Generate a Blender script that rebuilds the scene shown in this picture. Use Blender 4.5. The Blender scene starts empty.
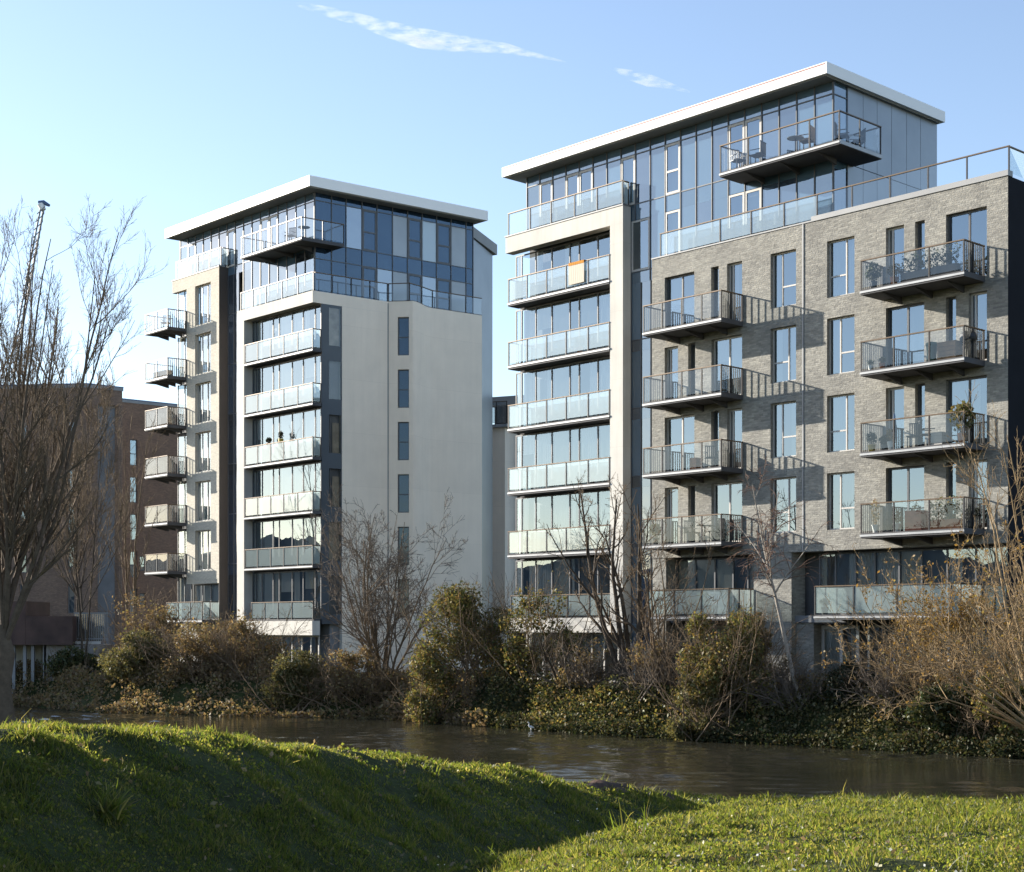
import bpy, math, random
import numpy as np
R_ = math.radians
sc = bpy.context.scene
COL = sc.collection

# ------------------------------------------------------------------ camera, sky, sun, exposure
EYE = 4.0
cam_d = bpy.data.cameras.new("camera")
cam_d.sensor_width = 36.0
cam_d.lens = 56.25
cam_d.shift_y = 0.1875
cam_d.clip_start = 0.2
cam_d.clip_end = 6000
cam = bpy.data.objects.new("camera", cam_d)
COL.objects.link(cam)
cam.location = (0, 0, EYE)
cam.rotation_euler = (R_(90), 0, 0)
sc.camera = cam

SUN_EL = R_(17.3)
SUN_AZ = R_(-61.0)            # measured from +Y, negative = to the left
world = bpy.data.worlds.new("World")
sc.world = world
world.use_nodes = True
wn = world.node_tree.nodes
bg = wn["Background"]
sky = wn.new("ShaderNodeTexSky")
sky.sky_type = 'NISHITA'
sky.sun_disc = False
sky.sun_elevation = SUN_EL
sky.sun_rotation = SUN_AZ
sky.altitude = 0
sky.air_density = 1.0
sky.dust_density = 0.35
sky.ozone_density = 2.0
hs = wn.new("ShaderNodeHueSaturation")
hs.inputs['Saturation'].default_value = 0.93
tint = wn.new("ShaderNodeMixRGB"); tint.blend_type = 'MULTIPLY'
tint.inputs[0].default_value = 1.0
tint.inputs[2].default_value = (1.0, 0.962, 0.985, 1)
world.node_tree.links.new(sky.outputs[0], hs.inputs['Color'])
world.node_tree.links.new(hs.outputs[0], tint.inputs[1])
world.node_tree.links.new(tint.outputs[0], bg.inputs[0])
bg.inputs[1].default_value = 0.112

sun_d = bpy.data.lights.new("sun", 'SUN')
sun_d.energy = 5.0
sun_d.angle = R_(0.53)
sun_d.color = (1.0, 0.925, 0.81)
sun = bpy.data.objects.new("sun", sun_d)
COL.objects.link(sun)
from mathutils import Vector
_to = Vector((math.sin(SUN_AZ) * math.cos(SUN_EL), math.cos(SUN_AZ) * math.cos(SUN_EL), math.sin(SUN_EL)))
sun.rotation_euler = _to.to_track_quat('Z', 'Y').to_euler()
sun.location = (-60, 30, 40)

sc.view_settings.view_transform = 'Standard'
sc.view_settings.look = 'None'
sc.view_settings.gamma = 1
sc.view_settings.exposure = 1.26
try:
    sc.cycles.max_bounces = 8
    sc.cycles.transparent_max_bounces = 16
    sc.cycles.use_denoising = True
    sc.cycles.caustics_reflective = False
    sc.cycles.caustics_refractive = False
except Exception:
    pass

rng = np.random.default_rng(7)
rnd = random.Random(11)

# ------------------------------------------------------------------ materials
MATS = {}
class NT:
    def __init__(self, name):
        self.m = bpy.data.materials.new(name)
        self.m.use_nodes = True
        self.t = self.m.node_tree
        self.t.nodes.clear()
        self.out = self.t.nodes.new("ShaderNodeOutputMaterial")
        MATS[name] = self.m
    def n(self, typ, ins=None, **kw):
        nd = self.t.nodes.new("ShaderNode" + typ)
        for k, v in kw.items():
            setattr(nd, k, v)
        for k, v in (ins or {}).items():
            self.set(nd, k, v)
        return nd
    def set(self, nd, k, v):
        if hasattr(v, "is_linked") or isinstance(v, bpy.types.NodeSocket):
            self.t.links.new(v, nd.inputs[k])
        else:
            if isinstance(v, tuple) and len(v) == 3 and nd.inputs[k].type == 'RGBA':
                v = v + (1,)
            nd.inputs[k].default_value = v
    def noise(self, scale, vec=None, detail=4.0, rough=0.55, coord='Object'):
        if vec is None:
            vec = self.n("TexCoord").outputs[coord]
        return self.n("TexNoise", {'Vector': vec, 'Scale': scale, 'Detail': detail, 'Roughness': rough}).outputs['Fac']
    def ramp(self, fac, stops):
        nd = self.n("ValToRGB", {'Fac': fac})
        els = nd.color_ramp.elements
        while len(els) < len(stops):
            els.new(0.5)
        for e, (p, c) in zip(els, stops):
            e.position = p
            e.color = tuple(c) + (1,) if len(c) == 3 else c
        return nd.outputs['Color']
    def mix(self, fac, a, b, blend='MIX'):
        nd = self.n("MixRGB", blend_type=blend)
        for k, v in ((0, fac), (1, a), (2, b)):
            self.set(nd, k, v)
        return nd.outputs[0]
    def math(self, op, a, b=0.0):
        nd = self.n("Math", operation=op)
        self.set(nd, 0, a); self.set(nd, 1, b)
        return nd.outputs[0]
    def bump(self, h, strength=0.3, dist=0.02):
        return self.n("Bump", {'Height': h, 'Strength': strength, 'Distance': dist}).outputs[0]
    def bsdf(self, **ins):
        nd = self.n("BsdfPrincipled")
        for k, v in ins.items():
            self.set(nd, k.replace('_', ' '), v)
        return nd.outputs[0]
    def done(self, surf):
        self.t.links.new(surf, self.out.inputs['Surface'])
        return self.m
    def rand(self):
        return self.n("ObjectInfo").outputs['Random']
    def geo_rand(self):
        return self.n("NewGeometry").outputs['Random Per Island']

def plain(name, col, rough=0.6, metal=0.0, var=0.12, scale=3.0, spec=0.5, bump=0.0):
    t = NT(name)
    f = t.noise(scale, detail=5)
    c = t.ramp(f, [(0.3, [x * (1 - var) for x in col]), (0.7, [min(1, x * (1 + var)) for x in col])])
    kw = dict(Base_Color=c, Roughness=rough, Metallic=metal, Specular_IOR_Level=spec)
    if bump:
        kw['Normal'] = t.bump(t.noise(scale * 12), bump, 0.02)
    return t.done(t.bsdf(**kw))

def brick(name, c1, c2, mortar, relief=0.6, dirt=0.25):
    t = NT(name)
    uv = t.n("TexCoord").outputs['UV']
    b = t.n("TexBrick", {'Vector': uv, 'Color1': c1, 'Color2': c2, 'Mortar': mortar, 'Scale': 1.0, 'Mortar Size': 0.008,
                         'Mortar Smooth': 0.2, 'Bias': 0.0, 'Brick Width': 0.24, 'Row Height': 0.078})
    mp = t.n("Mapping", {'Vector': uv, 'Scale': (1.0, 2.6, 1.0)})
    streak = t.noise(4.6, mp.outputs[0], 6, 0.7)
    big = t.noise(0.55, uv, 5, 0.6)
    fine = t.noise(9.0, uv, 4, 0.7)
    c = t.mix(0.75, b.outputs['Color'], t.ramp(streak, [(0.28, (0.70, 0.70, 0.71)), (0.72, (1.22, 1.2, 1.15))]), 'MULTIPLY')
    c = t.mix(dirt, c, t.ramp(big, [(0.35, (0.42, 0.41, 0.40)), (0.65, (1.2, 1.18, 1.1))]), 'MULTIPLY')
    h = t.math('ADD', t.math('MULTIPLY', b.outputs['Fac'], -0.5), t.math('ADD', t.math('MULTIPLY', streak, 1.1), fine))
    return t.done(t.bsdf(Base_Color=c, Roughness=0.9, Normal=t.bump(h, relief, 0.03)))

brick('grey_brick', (0.375, 0.365, 0.332), (0.245, 0.24, 0.222), (0.295, 0.285, 0.262), 0.7, 0.34)
brick('cream_brick', (0.66, 0.61, 0.52), (0.58, 0.54, 0.46), (0.5, 0.47, 0.41), 0.3, 0.12)
brick('brown_brick', (0.29, 0.18, 0.12), (0.20, 0.125, 0.09), (0.2, 0.15, 0.12), 0.4)
brick('dark_brick', (0.29, 0.195, 0.145), (0.20, 0.135, 0.105), (0.15, 0.115, 0.095), 0.4)

def stone(name, col, joint_w, joint_h, var=0.1, rain=0.18):
    t = NT(name)
    uv = t.n("TexCoord").outputs['UV']
    mp = t.n("Mapping", {'Vector': uv, 'Scale': (2.4, 0.16, 1.0)})
    run = t.noise(1.2, mp.outputs[0], 6, 0.65)
    f = t.noise(0.7, uv, 6, 0.6)
    b = t.n("TexBrick", {'Vector': uv, 'Scale': 1.0, 'Mortar Size': 0.006, 'Brick Width': joint_w, 'Row Height': joint_h,
                         'Color1': (1, 1, 1), 'Color2': (0.97, 0.97, 0.97), 'Mortar': (0.82, 0.81, 0.80), 'Mortar Smooth': 0.3}, offset=0.0)
    c = t.ramp(f, [(0.3, [x * (1 - var) for x in col]), (0.7, [x * (1 + var * 0.6) for x in col])])
    c = t.mix(rain, c, t.ramp(run, [(0.35, (0.5, 0.49, 0.46)), (0.6, (1.08, 1.08, 1.06))]), 'MULTIPLY')
    c = t.mix(1.0, c, b.outputs['Color'], 'MULTIPLY')
    return t.done(t.bsdf(Base_Color=c, Roughness=0.8, Normal=t.bump(t.noise(14, uv, 5), 0.12, 0.01)))
stone('pale_stone', (0.60, 0.575, 0.525), 4.0, 3.0)
stone('white_render', (0.92, 0.805, 0.665), 60.0, 3.0, 0.05, 0.07)
stone('grey_concrete', (0.33, 0.31, 0.29), 3.0, 8.0, 0.2, 0.4)

plain('white_metal', (0.86, 0.855, 0.84), 0.42, 0.0, 0.02, 0.5)
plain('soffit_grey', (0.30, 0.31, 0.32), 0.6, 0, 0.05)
plain('dark_cladding', (0.013, 0.014, 0.018), 0.85, 0, 0.2, 0.6, 0.1)
plain('brown_coping_shade', (0.075, 0.062, 0.055), 0.5, 0, 0.12, 0.6)  # coping brown, and painted shade for the cream wing's return
plain('navy_panel', (0.05, 0.066, 0.085), 0.35, 0, 0.1, 0.8)
plain('frame_grey', (0.085, 0.09, 0.10), 0.45, 0, 0.1)
plain('frame_pale', (0.50, 0.475, 0.44), 0.5, 0, 0.06)
plain('rail_bronze', (0.105, 0.07, 0.042), 0.4, 0.35, 0.15)
plain('post_dark', (0.03, 0.03, 0.032), 0.45, 0.3, 0.15)
plain('edge_metal', (0.34, 0.35, 0.36), 0.45, 0.3, 0.12, 1.5)
plain('deck_dark', (0.075, 0.075, 0.08), 0.8, 0, 0.2, 1.0)
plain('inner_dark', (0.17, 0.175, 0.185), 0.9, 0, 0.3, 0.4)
plain('coping_grey', (0.24, 0.245, 0.25), 0.55, 0.2, 0.1, 0.8)
plain('red_cord', (0.55, 0.16, 0.12), 0.6)
plain('roof_blue_edge', (0.06, 0.11, 0.22), 0.5)
plain('rust_brown', (0.085, 0.050, 0.040), 0.8, 0, 0.4, 0.8)

def cladding_blue():
    t = NT('cladding_blue')
    f = t.noise(0.5, detail=3)
    c = t.ramp(f, [(0.3, (0.235, 0.26, 0.285)), (0.7, (0.29, 0.315, 0.34))])
    t.done(t.bsdf(Base_Color=c, Roughness=0.32, Metallic=0.35))
cladding_blue()

def glass(name, tint, base_refl, body=None, body_fac=0.0, wave=0.02, rough=0.0, vary=0.0, gl=(0.93, 0.97, 1.0)):
    """thin pane: see-through tint + mirror coat growing at glancing angles (+ a milky body)."""
    t = NT(name)
    nrm = t.bump(t.noise(0.7, detail=1.5), wave, 0.25)
    see = t.n("BsdfTransparent", {'Color': tint}).outputs[0]
    if body is not None:
        bc = body
        if vary:
            r = t.rand()
            bc = t.mix(r, tuple(x * (1 - vary) for x in body), tuple(min(1, x * (1 + vary)) for x in body))
        d = t.n("BsdfDiffuse", {'Color': bc}).outputs[0]
        tr = t.n("BsdfTranslucent", {'Color': bc}).outputs[0]
        dd = t.n("MixShader", {0: 0.35, 1: d, 2: tr}).outputs[0]
        see = t.n("MixShader", {0: body_fac, 1: see, 2: dd}).outputs[0]
    g = t.n("BsdfGlossy", {'Color': gl, 'Roughness': rough, 'Normal': nrm}).outputs[0]
    fr = t.n("Fresnel", {'IOR': 1.52, 'Normal': nrm}).outputs[0]
    fac = t.math('MINIMUM', t.math('ADD', t.math('MULTIPLY', fr, 1.1), base_refl), 0.95)
    return t.done(t.n("MixShader", {0: fac, 1: see, 2: g}).outputs[0])
glass('window_glass', (0.62, 0.70, 0.74), 0.22, wave=0.008, gl=(0.78, 0.90, 1.0))
glass('screen_glass', (0.93, 0.97, 0.97), 0.20, wave=0.008, gl=(0.76, 0.90, 1.0))
glass('blue_glass', (0.3, 0.4, 0.5), 0.17, (0.125, 0.22, 0.31), 0.88, 0.05, 0.02, 0.28)
glass('navy_glass', (0.3, 0.38, 0.5), 0.2, (0.06, 0.10, 0.16), 0.75, 0.05, 0.01, 0.6)
glass('deep_glass', (0.22, 0.30, 0.40), 0.05, (0.022, 0.045, 0.085), 0.7, 0.05, 0.0, 0.5, (0.62, 0.80, 1.0))
glass('frosted_glass', (0.82, 0.92, 0.92), 0.13, (0.70, 0.83, 0.82), 0.42, 0.02, 0.02, 0.16)
glass('clear_glass', (0.95, 0.97, 0.97), 0.02, None, 0, 0.03)
glass('smoked_glass', (0.55, 0.6, 0.62), 0.04, (0.22, 0.23, 0.23), 0.35, 0.03)

def cloth(name, col, fold=True):
    t = NT(name)
    uv = t.n("TexCoord").outputs['UV']
    w = t.n("TexWave", {'Vector': uv, 'Scale': 2.6, 'Distortion': 2.2, 'Detail': 2.0}, bands_direction='X')
    r = t.rand()
    c = t.mix(r, tuple(x * 0.72 for x in col), col)
    d = t.n("BsdfDiffuse", {'Color': c, 'Normal': t.bump(w.outputs['Fac'], 0.6 if fold else 0.1, 0.06)}).outputs[0]
    tr = t.n("BsdfTranslucent", {'Color': c}).outputs[0]
    t.done(t.n("MixShader", {0: 0.2, 1: d, 2: tr}).outputs[0])
cloth('curtain_white', (0.86, 0.85, 0.81))
cloth('blind_cream', (0.74, 0.70, 0.60), False)
cloth('curtain_yellow', (0.62, 0.53, 0.33))
plain('shelf_beige', (0.42, 0.36, 0.28), 0.8, 0, 0.3, 2.0)

# ------------------------------------------------------------------ mesh building
class Frame:
    def __init__(s, P, e, v):
        s.P, s.e, s.v = P, e, v
    def pt(s, a, d, z):
        return (s.P[0] + a * s.e[0] + d * s.v[0], s.P[1] + a * s.e[1] + d * s.v[1], z)
FW = Frame((0, 0), (1, 0), (0, 1))
FR = Frame((17.425, 56.209), (0.66168, -0.74978), (0.71727, 0.69680))
FL = Frame((-11.036, 88.60), (0.66168, -0.74978), (0.78802, 0.61564))
FLOOR = [1.5 + 3 * k for k in range(12)]

class MB:
    def __init__(s):
        s.v, s.f, s.uv, s.mi = [], [], [], []
    def face(s, pts, uvs=None, mi=0):
        i = len(s.v)
        s.v.extend(pts)
        s.f.append(tuple(range(i, i + len(pts))))
        s.uv.extend(uvs or [(0, 0)] * len(pts))
        s.mi.append(mi)
    def box(s, fr, a0, a1, d0, d1, z0, z1, mi=0, skip=''):
        p = fr.pt
        A = [(a0, d0), (a1, d0), (a1, d1), (a0, d1)]
        L = [p(a, d, z0) for a, d in A]; U = [p(a, d, z1) for a, d in A]
        if 'b' not in skip: s.face([L[0], L[3], L[2], L[1]], [(a0, d0), (a0, d1), (a1, d1), (a1, d0)], mi)
        if 't' not in skip: s.face(U, [(a0, d0), (a1, d0), (a1, d1), (a0, d1)], mi)
        if 'f' not in skip: s.face([L[0], L[1], U[1], U[0]], [(a0, z0), (a1, z0), (a1, z1), (a0, z1)], mi)
        if 'r' not in skip: s.face([L[1], L[2], U[2], U[1]], [(d0, z0), (d1, z0), (d1, z1), (d0, z1)], mi)
        if 'k' not in skip: s.face([L[2], L[3], U[3], U[2]], [(a1, z0), (a0, z0), (a0, z1), (a1, z1)], mi)
        if 'l' not in skip: s.face([L[3], L[0], U[0], U[3]], [(d1, z0), (d0, z0), (d0, z1), (d1, z1)], mi)
        return s
    def rect(s, fr, a0, a1, d, z0, z1, mi=0):
        s.face([fr.pt(a0, d, z0), fr.pt(a1, d, z0), fr.pt(a1, d, z1), fr.pt(a0, d, z1)], [(a0, z0), (a1, z0), (a1, z1), (a0, z1)], mi)
        return s
    def siderect(s, fr, a, d0, d1, z0, z1, mi=0):
        s.face([fr.pt(a, d0, z0), fr.pt(a, d1, z0), fr.pt(a, d1, z1), fr.pt(a, d0, z1)], [(d0, z0), (d1, z0), (d1, z1), (d0, z1)], mi)
        return s
    def prism(s, poly, z0, z1, caps=True, mi=0):
        n = len(poly)
        acc = 0.0
        for i in range(n):
            (x0, y0), (x1, y1) = poly[i], poly[(i + 1) % n]
            L = math.hypot(x1 - x0, y1 - y0)
            s.face([(x0, y0, z0), (x1, y1, z0), (x1, y1, z1), (x0, y0, z1)], [(acc, z0), (acc + L, z0), (acc + L, z1), (acc, z1)], mi)
            acc += L
        if caps:
            s.face([(x, y, z1) for x, y in poly], [(x, y) for x, y in poly], mi)
            s.face([(x, y, z0) for x, y in reversed(poly)], [(x, y) for x, y in reversed(poly)], mi)
        return s
    def tube(s, path, radii, sides=6, cap=True):
        path = [np.array(p, float) for p in path]
        rings = []
        ref = np.array((0.37, 0.61, 0.70))
        for i, p in enumerate(path):
            t = path[min(i + 1, len(path) - 1)] - path[max(i - 1, 0)]
            t = t / (np.linalg.norm(t) + 1e-9)
            u = np.cross(t, ref)
            if np.linalg.norm(u) < 0.05: u = np.cross(t, np.array((1.0, 0, 0)))
            u /= np.linalg.norm(u); w = np.cross(t, u)
            r = radii[i] if hasattr(radii, '__len__') else radii
            i0 = len(s.v)
            for k in range(sides):
                a = 2 * math.pi * k / sides
                s.v.append(tuple(p + r * (math.cos(a) * u + math.sin(a) * w)))
            rings.append(i0)
        for A, B in zip(rings, rings[1:]):
            for k in range(sides):
                k2 = (k + 1) % sides
                s.f.append((A + k, A + k2, B + k2, B + k)); s.mi.append(0)
                s.uv.extend([(0, 0)] * 4)
        if cap:
            for A, rv in ((rings[0], True), (rings[-1], False)):
                q = [A + k for k in range(sides)]
                if rv: q.reverse()
                s.f.append(tuple(q)); s.mi.append(0); s.uv.extend([(0, 0)] * sides)
        return s
    def lathe(s, c, prof, sides=12):
        i0 = len(s.v)
        for r, z in prof:
            for k in range(sides):
                a = 2 * math.pi * k / sides
                s.v.append((c[0] + r * math.cos(a), c[1] + r * math.sin(a), c[2] + z))
        for j in range(len(prof) - 1):
            for k in range(sides):
                k2 = (k + 1) % sides
                s.f.append((i0 + j * sides + k, i0 + j * sides + k2, i0 + (j + 1) * sides + k2, i0 + (j + 1) * sides + k))
                s.mi.append(0); s.uv.extend([(0, 0)] * 4)
        for j, rv in ((0, True), (len(prof) - 1, False)):
            q = [i0 + j * sides + k for k in range(sides)]
            if rv: q.reverse()
            s.f.append(tuple(q)); s.mi.append(0); s.uv.extend([(0, 0)] * sides)
        return s
    def build(s, name, mat, root=None, origin=None, smooth=False):
        o0 = np.array(origin if origin is not None else (root['_o'] if root is not None else (0, 0, 0)), float)
        me = bpy.data.meshes.new(name)
        V = np.array(s.v, float) - o0
        me.from_pydata(V.tolist(), [], s.f)
        ul = me.uv_layers.new(name="UVMap")
        if len(s.uv) == len(me.loops):
            ul.data.foreach_set("uv", np.array(s.uv, np.float32).ravel())
        for m in (mat if isinstance(mat, (list, tuple)) else [mat]):
            me.materials.append(MATS[m])
        if any(s.mi):
            me.polygons.foreach_set("material_index", s.mi)
        if smooth:
            me.polygons.foreach_set("use_smooth", [True] * len(me.polygons))
        me.update()
        o = bpy.data.objects.new(name, me)
        COL.objects.link(o)
        if root is not None:
            o.parent = root
        else:
            o.location = o0
        o['_o'] = tuple(o0)
        return o

def np_mesh(name, V, F, mat, root=None, origin=(0, 0, 0), nv=None, smooth=False):
    """fast mesh from arrays: V (n,3), F (m,k) all faces with k corners."""
    if root is not None: origin = root['_o']
    V = np.asarray(V, np.float32) - np.array(origin, np.float32)
    F = np.asarray(F, np.int32)
    me = bpy.data.meshes.new(name)
    me.vertices.add(len(V)); me.vertices.foreach_set("co", V.ravel())
    k = F.shape[1]
    me.loops.add(F.size); me.loops.foreach_set("vertex_index", F.ravel())
    me.polygons.add(len(F))
    me.polygons.foreach_set("loop_start", np.arange(0, F.size, k, dtype=np.int32))
    me.polygons.foreach_set("loop_total", np.full(len(F), k, np.int32))
    if smooth: me.polygons.foreach_set("use_smooth", np.ones(len(F), bool))
    me.update(calc_edges=True)
    for m in (mat if isinstance(mat, (list, tuple)) else [mat]):
        me.materials.append(MATS[m])
    o = bpy.data.objects.new(name, me)
    COL.objects.link(o)
    if root is not None: o.parent = root
    else: o.location = origin
    o['_o'] = tuple(float(x) for x in origin)
    return o

def thing(name, label, cat, loc, group=None):
    o = bpy.data.objects.new(name, None)
    o.empty_display_size = 0.3
    COL.objects.link(o)
    o.location = loc
    o['_o'] = tuple(float(x) for x in loc)
    return tag(o, label, cat, group)
def tag(o, label, cat, group=None):
    o['label'] = label; o['category'] = cat
    if group: o['group'] = group
    return o

# ------------------------------------------------------------------ facade pieces
def wall_holes(mb, fr, a0, a1, z0, z1, d, thick, holes):
    """a wall sheet with openings and their reveals."""
    A = sorted({a0, a1, *[h[0] for h in holes], *[h[1] for h in holes]})
    Z = sorted({z0, z1, *[h[2] for h in holes], *[h[3] for h in holes]})
    A = [a for a in A if a0 <= a <= a1]; Z = [z for z in Z if z0 <= z <= z1]
    for i in range(len(A) - 1):
        for j in range(len(Z) - 1):
            ca, cz = (A[i] + A[i + 1]) / 2, (Z[j] + Z[j + 1]) / 2
            if any(h[0] < ca < h[1] and h[2] < cz < h[3] for h in holes): continue
            mb.rect(fr, A[i], A[i + 1], d, Z[j], Z[j + 1])
    p = fr.pt
    for h0, h1, b0, b1 in holes:
        e = d + thick
        mb.face([p(h0, d, b0), p(h0, d, b1), p(h0, e, b1), p(h0, e, b0)], [(d, b0), (d, b1), (e, b1), (e, b0)])
        mb.face([p(h1, d, b0), p(h1, e, b0), p(h1, e, b1), p(h1, d, b1)], [(d, b0), (e, b0), (e, b1), (d, b1)])
        mb.face([p(h0, d, b0), p(h0, e, b0), p(h1, e, b0), p(h1, d, b0)], [(h0, d), (h0, e), (h1, e), (h1, d)])
        mb.face([p(h0, d, b1), p(h1, d, b1), p(h1, e, b1), p(h0, e, b1)], [(h0, d), (h1, d), (h1, e), (h0, e)])

def window(root, fr, a0, a1, d, z0, z1, mull=(), trans=(), frame='frame_pale', pane='window_glass', bar=0.06,
           name='window', curtain=0.45, cloths=('curtain_white', 'blind_cream'), back=0.13, sill=None):
    """frame (the part) with its panes and curtains as sub-parts; trans = {bay index: [z, ...]}"""
    mb = MB()
    dd = 0.05
    mb.box(fr, a0, a0 + bar, d, d + dd, z0, z1).box(fr, a1 - bar, a1, d, d + dd, z0, z1)
    mb.box(fr, a0 + bar, a1 - bar, d, d + dd, z1 - bar, z1).box(fr, a0 + bar, a1 - bar, d, d + dd, z0, z0 + bar)
    cols = [a0] + list(mull) + [a1]
    for m in mull:
        mb.box(fr, m - bar / 2, m + bar / 2, d, d + dd, z0 + bar, z1 - bar)
    trans = trans or {}
    for i, zs in trans.items():
        for z in zs:
            l = cols[i] + (bar if i == 0 else bar / 2); r = cols[i + 1] - (bar if i + 1 == len(cols) - 1 else bar / 2)
            mb.box(fr, l, r, d + 0.004, d + dd - 0.004, z - bar / 2, z + bar / 2)
    w = mb.build(name, frame, root)
    for i in range(len(cols) - 1):
        MB().rect(fr, cols[i] + 0.02, cols[i + 1] - 0.02, d + dd * 0.6, z0 + 0.02, z1 - 0.02).build('pane', pane, w)
        if rnd.random() < curtain:
            l, r = cols[i] + 0.04, cols[i + 1] - 0.04
            kind = rnd.random()
            m = rnd.choice(cloths)
            q = MB()
            if kind < 0.55: q.rect(fr, l, r, d + back, z0, z1)
            elif kind < 0.72: q.rect(fr, l, l + (r - l) * rnd.uniform(.3, .6), d + back, z0, z1)
            elif kind < 0.85: q.rect(fr, r - (r - l) * rnd.uniform(.3, .6), r, d + back, z0, z1)
            else: q.rect(fr, l, r, d + back, z0 + (z1 - z0) * rnd.uniform(.4, .7), z1)
            q.build('curtain', m, w)
    if sill:
        MB().box(fr, a0 - 0.03, a1 + 0.03, d - sill, d - 0.004, z0 - 0.045, z0 - 0.004).build('sill', 'coping_grey', w)
    return w

def balustrade(part, fr, a0, a1, d, z0, z1, posts, pane='frosted_glass', rail='rail_bronze', post='post_dark', ends=(True, True)):
    """glass panels between posts with a handrail, along a facade; sub-parts of the balcony"""
    P = [a0] + list(posts) + [a1]
    for i, a in enumerate(P):
        if (i == 0 and not ends[0]) or (i == len(P) - 1 and not ends[1]): continue
        MB().box(fr, a - 0.025, a + 0.025, d, d + 0.05, z0, z1 - 0.045).build('post', post, part)
    for a, b in zip(P, P[1:]):
        MB().rect(fr, a + 0.045, b - 0.045, d + 0.025, z0 + 0.07, z1 - 0.06).build('glass_panel', pane, part)
    MB().box(fr, a0 - 0.03, a1 + 0.03, d - 0.012, d + 0.062, z1 - 0.043, z1).build('handrail', rail, part)

def balustrade_side(part, fr, a, d0, d1, z0, z1, posts, pane='frosted_glass', rail='rail_bronze', post='post_dark', endpost=True):
    P = [d0] + list(posts) + [d1]
    for i, q in enumerate(P):
        if i == 0: continue
        if i == len(P) - 1 and not endpost: continue
        MB().box(fr, a - 0.025, a + 0.025, q - 0.05, q, z0, z1 - 0.045).build('post', post, part)
    for p, q in zip(P, P[1:]):
        MB().siderect(fr, a, p + 0.04, q - 0.07, z0 + 0.07, z1 - 0.06).build('glass_panel', pane, part)
    MB().box(fr, a - 0.037, a + 0.037, d0 + 0.066, d1, z1 - 0.043, z1).build('handrail', rail, part)

def balcony(root, fr, a0, a1, d0, d1, z, nposts=2, pane='clear_glass', right=True, left=True, thick=0.24, h=1.1, posts=None,
            side_posts=(), brackets=True, bars=False, label=None, side_pane=None, left_d1=None, slab_d1=None):
    """slab (the part) > edge trim, brackets, posts, glass panels, handrails"""
    b = MB().box(fr, a0 + 0.02, a1 - 0.02, d0 + 0.03, slab_d1 or d1, z - thick + 0.05, z).build('balcony', 'deck_dark', root)
    if label: b['label'] = label
    MB().box(fr, a0, a1, d0, d0 + 0.028, z - 0.13, z - 0.055).build('edge_trim', 'edge_metal', b)
    if brackets:
        for t in (0.2, 0.5, 0.8):
            a = a0 + (a1 - a0) * t
            q = MB()
            for s in (-0.04, 0.04):
                pts = [fr.pt(a + s, d0 + 0.12, z - thick + 0.048), fr.pt(a + s, d1 - 0.004, z - thick + 0.048), fr.pt(a + s, d1 - 0.004, z - thick - 0.2)]
                q.face(pts if s > 0 else pts[::-1])
            q.face([fr.pt(a - .04, d0 + 0.12, z - thick + .048), fr.pt(a + .04, d0 + 0.12, z - thick + .048), fr.pt(a + .04, d1 - .004, z - thick - .2), fr.pt(a - .04, d1 - .004, z - thick - .2)][::-1])
            q.build('bracket', 'deck_dark', b)
    if posts is None:
        posts = [a0 + (a1 - a0) * (i + 1) / (nposts + 1) for i in range(nposts)]
    balustrade(b, fr, a0 + 0.04, a1 - 0.04, d0 + 0.03, z, z + h, posts, pane)
    if bars:
        for a_ in ((a0 + 0.075, a1 - 0.075) if left and right else (a1 - 0.075,)):
            mb = MB(); q = d0 + 0.14
            while q < d1 - 0.06:
                mb.box(fr, a_ - 0.014, a_ + 0.014, q, q + 0.028, z + 0.004, z + h - 0.05); q += 0.125
            mb.build('balusters', 'post_dark', b)
    if right: balustrade_side(b, fr, a1 - 0.04, d0 + 0.03, d1 - 0.01, z, z + h, side_posts, side_pane or pane)
    if left: balustrade_side(b, fr, a0 + 0.04, d0 + 0.03, left_d1 or d1 - 0.01, z, z + h, side_posts, side_pane or pane)
    return b

def curtain_wall(root, fr, cols, d, z0, z1, rows, pick, bar=0.045, frame='frame_grey', skip=(), side=False, a=0.0):
    """one storey of a curtain wall: mullion grid (the part) with its panes as sub-parts"""
    mb = MB()
    zs = [z0] + list(rows) + [z1]
    def bx(c0, c1, e0, e1, y0, y1):
        if side: mb.box(fr, a - e1, a - e0, c0, c1, y0, y1)
        else: mb.box(fr, c0, c1, d + e0, d + e1, y0, y1)
    for c in cols: bx(c - bar / 2, c + bar / 2, -0.03, 0.05, z0, z1)
    for z in zs[1:-1]: bx(cols[0], cols[-1], -0.018, 0.04, z - bar / 2, z + bar / 2)
    part = mb.build('curtain_wall', frame, root)
    for i in range(len(cols) - 1):
        for j in range(len(zs) - 1):
            if (i, j) in skip: continue
            m = pick(i, j)
            if m is None: continue
            q = MB()
            if side: q.siderect(fr, a - 0.01, cols[i], cols[i + 1], zs[j], zs[j + 1])
            else: q.rect(fr, cols[i], cols[i + 1], d + 0.01, zs[j], zs[j + 1])
            q.build('pane', m, part)
    return part

# ------------------------------------------------------------------ right tower
RT = thing('apartment_tower', 'nearer grey brick apartment tower with a stone framed bay and glass penthouse storey', 'apartment building',
           FR.pt(-9, 5, 1.5), 'riverside apartment towers')
F = FLOOR
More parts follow.
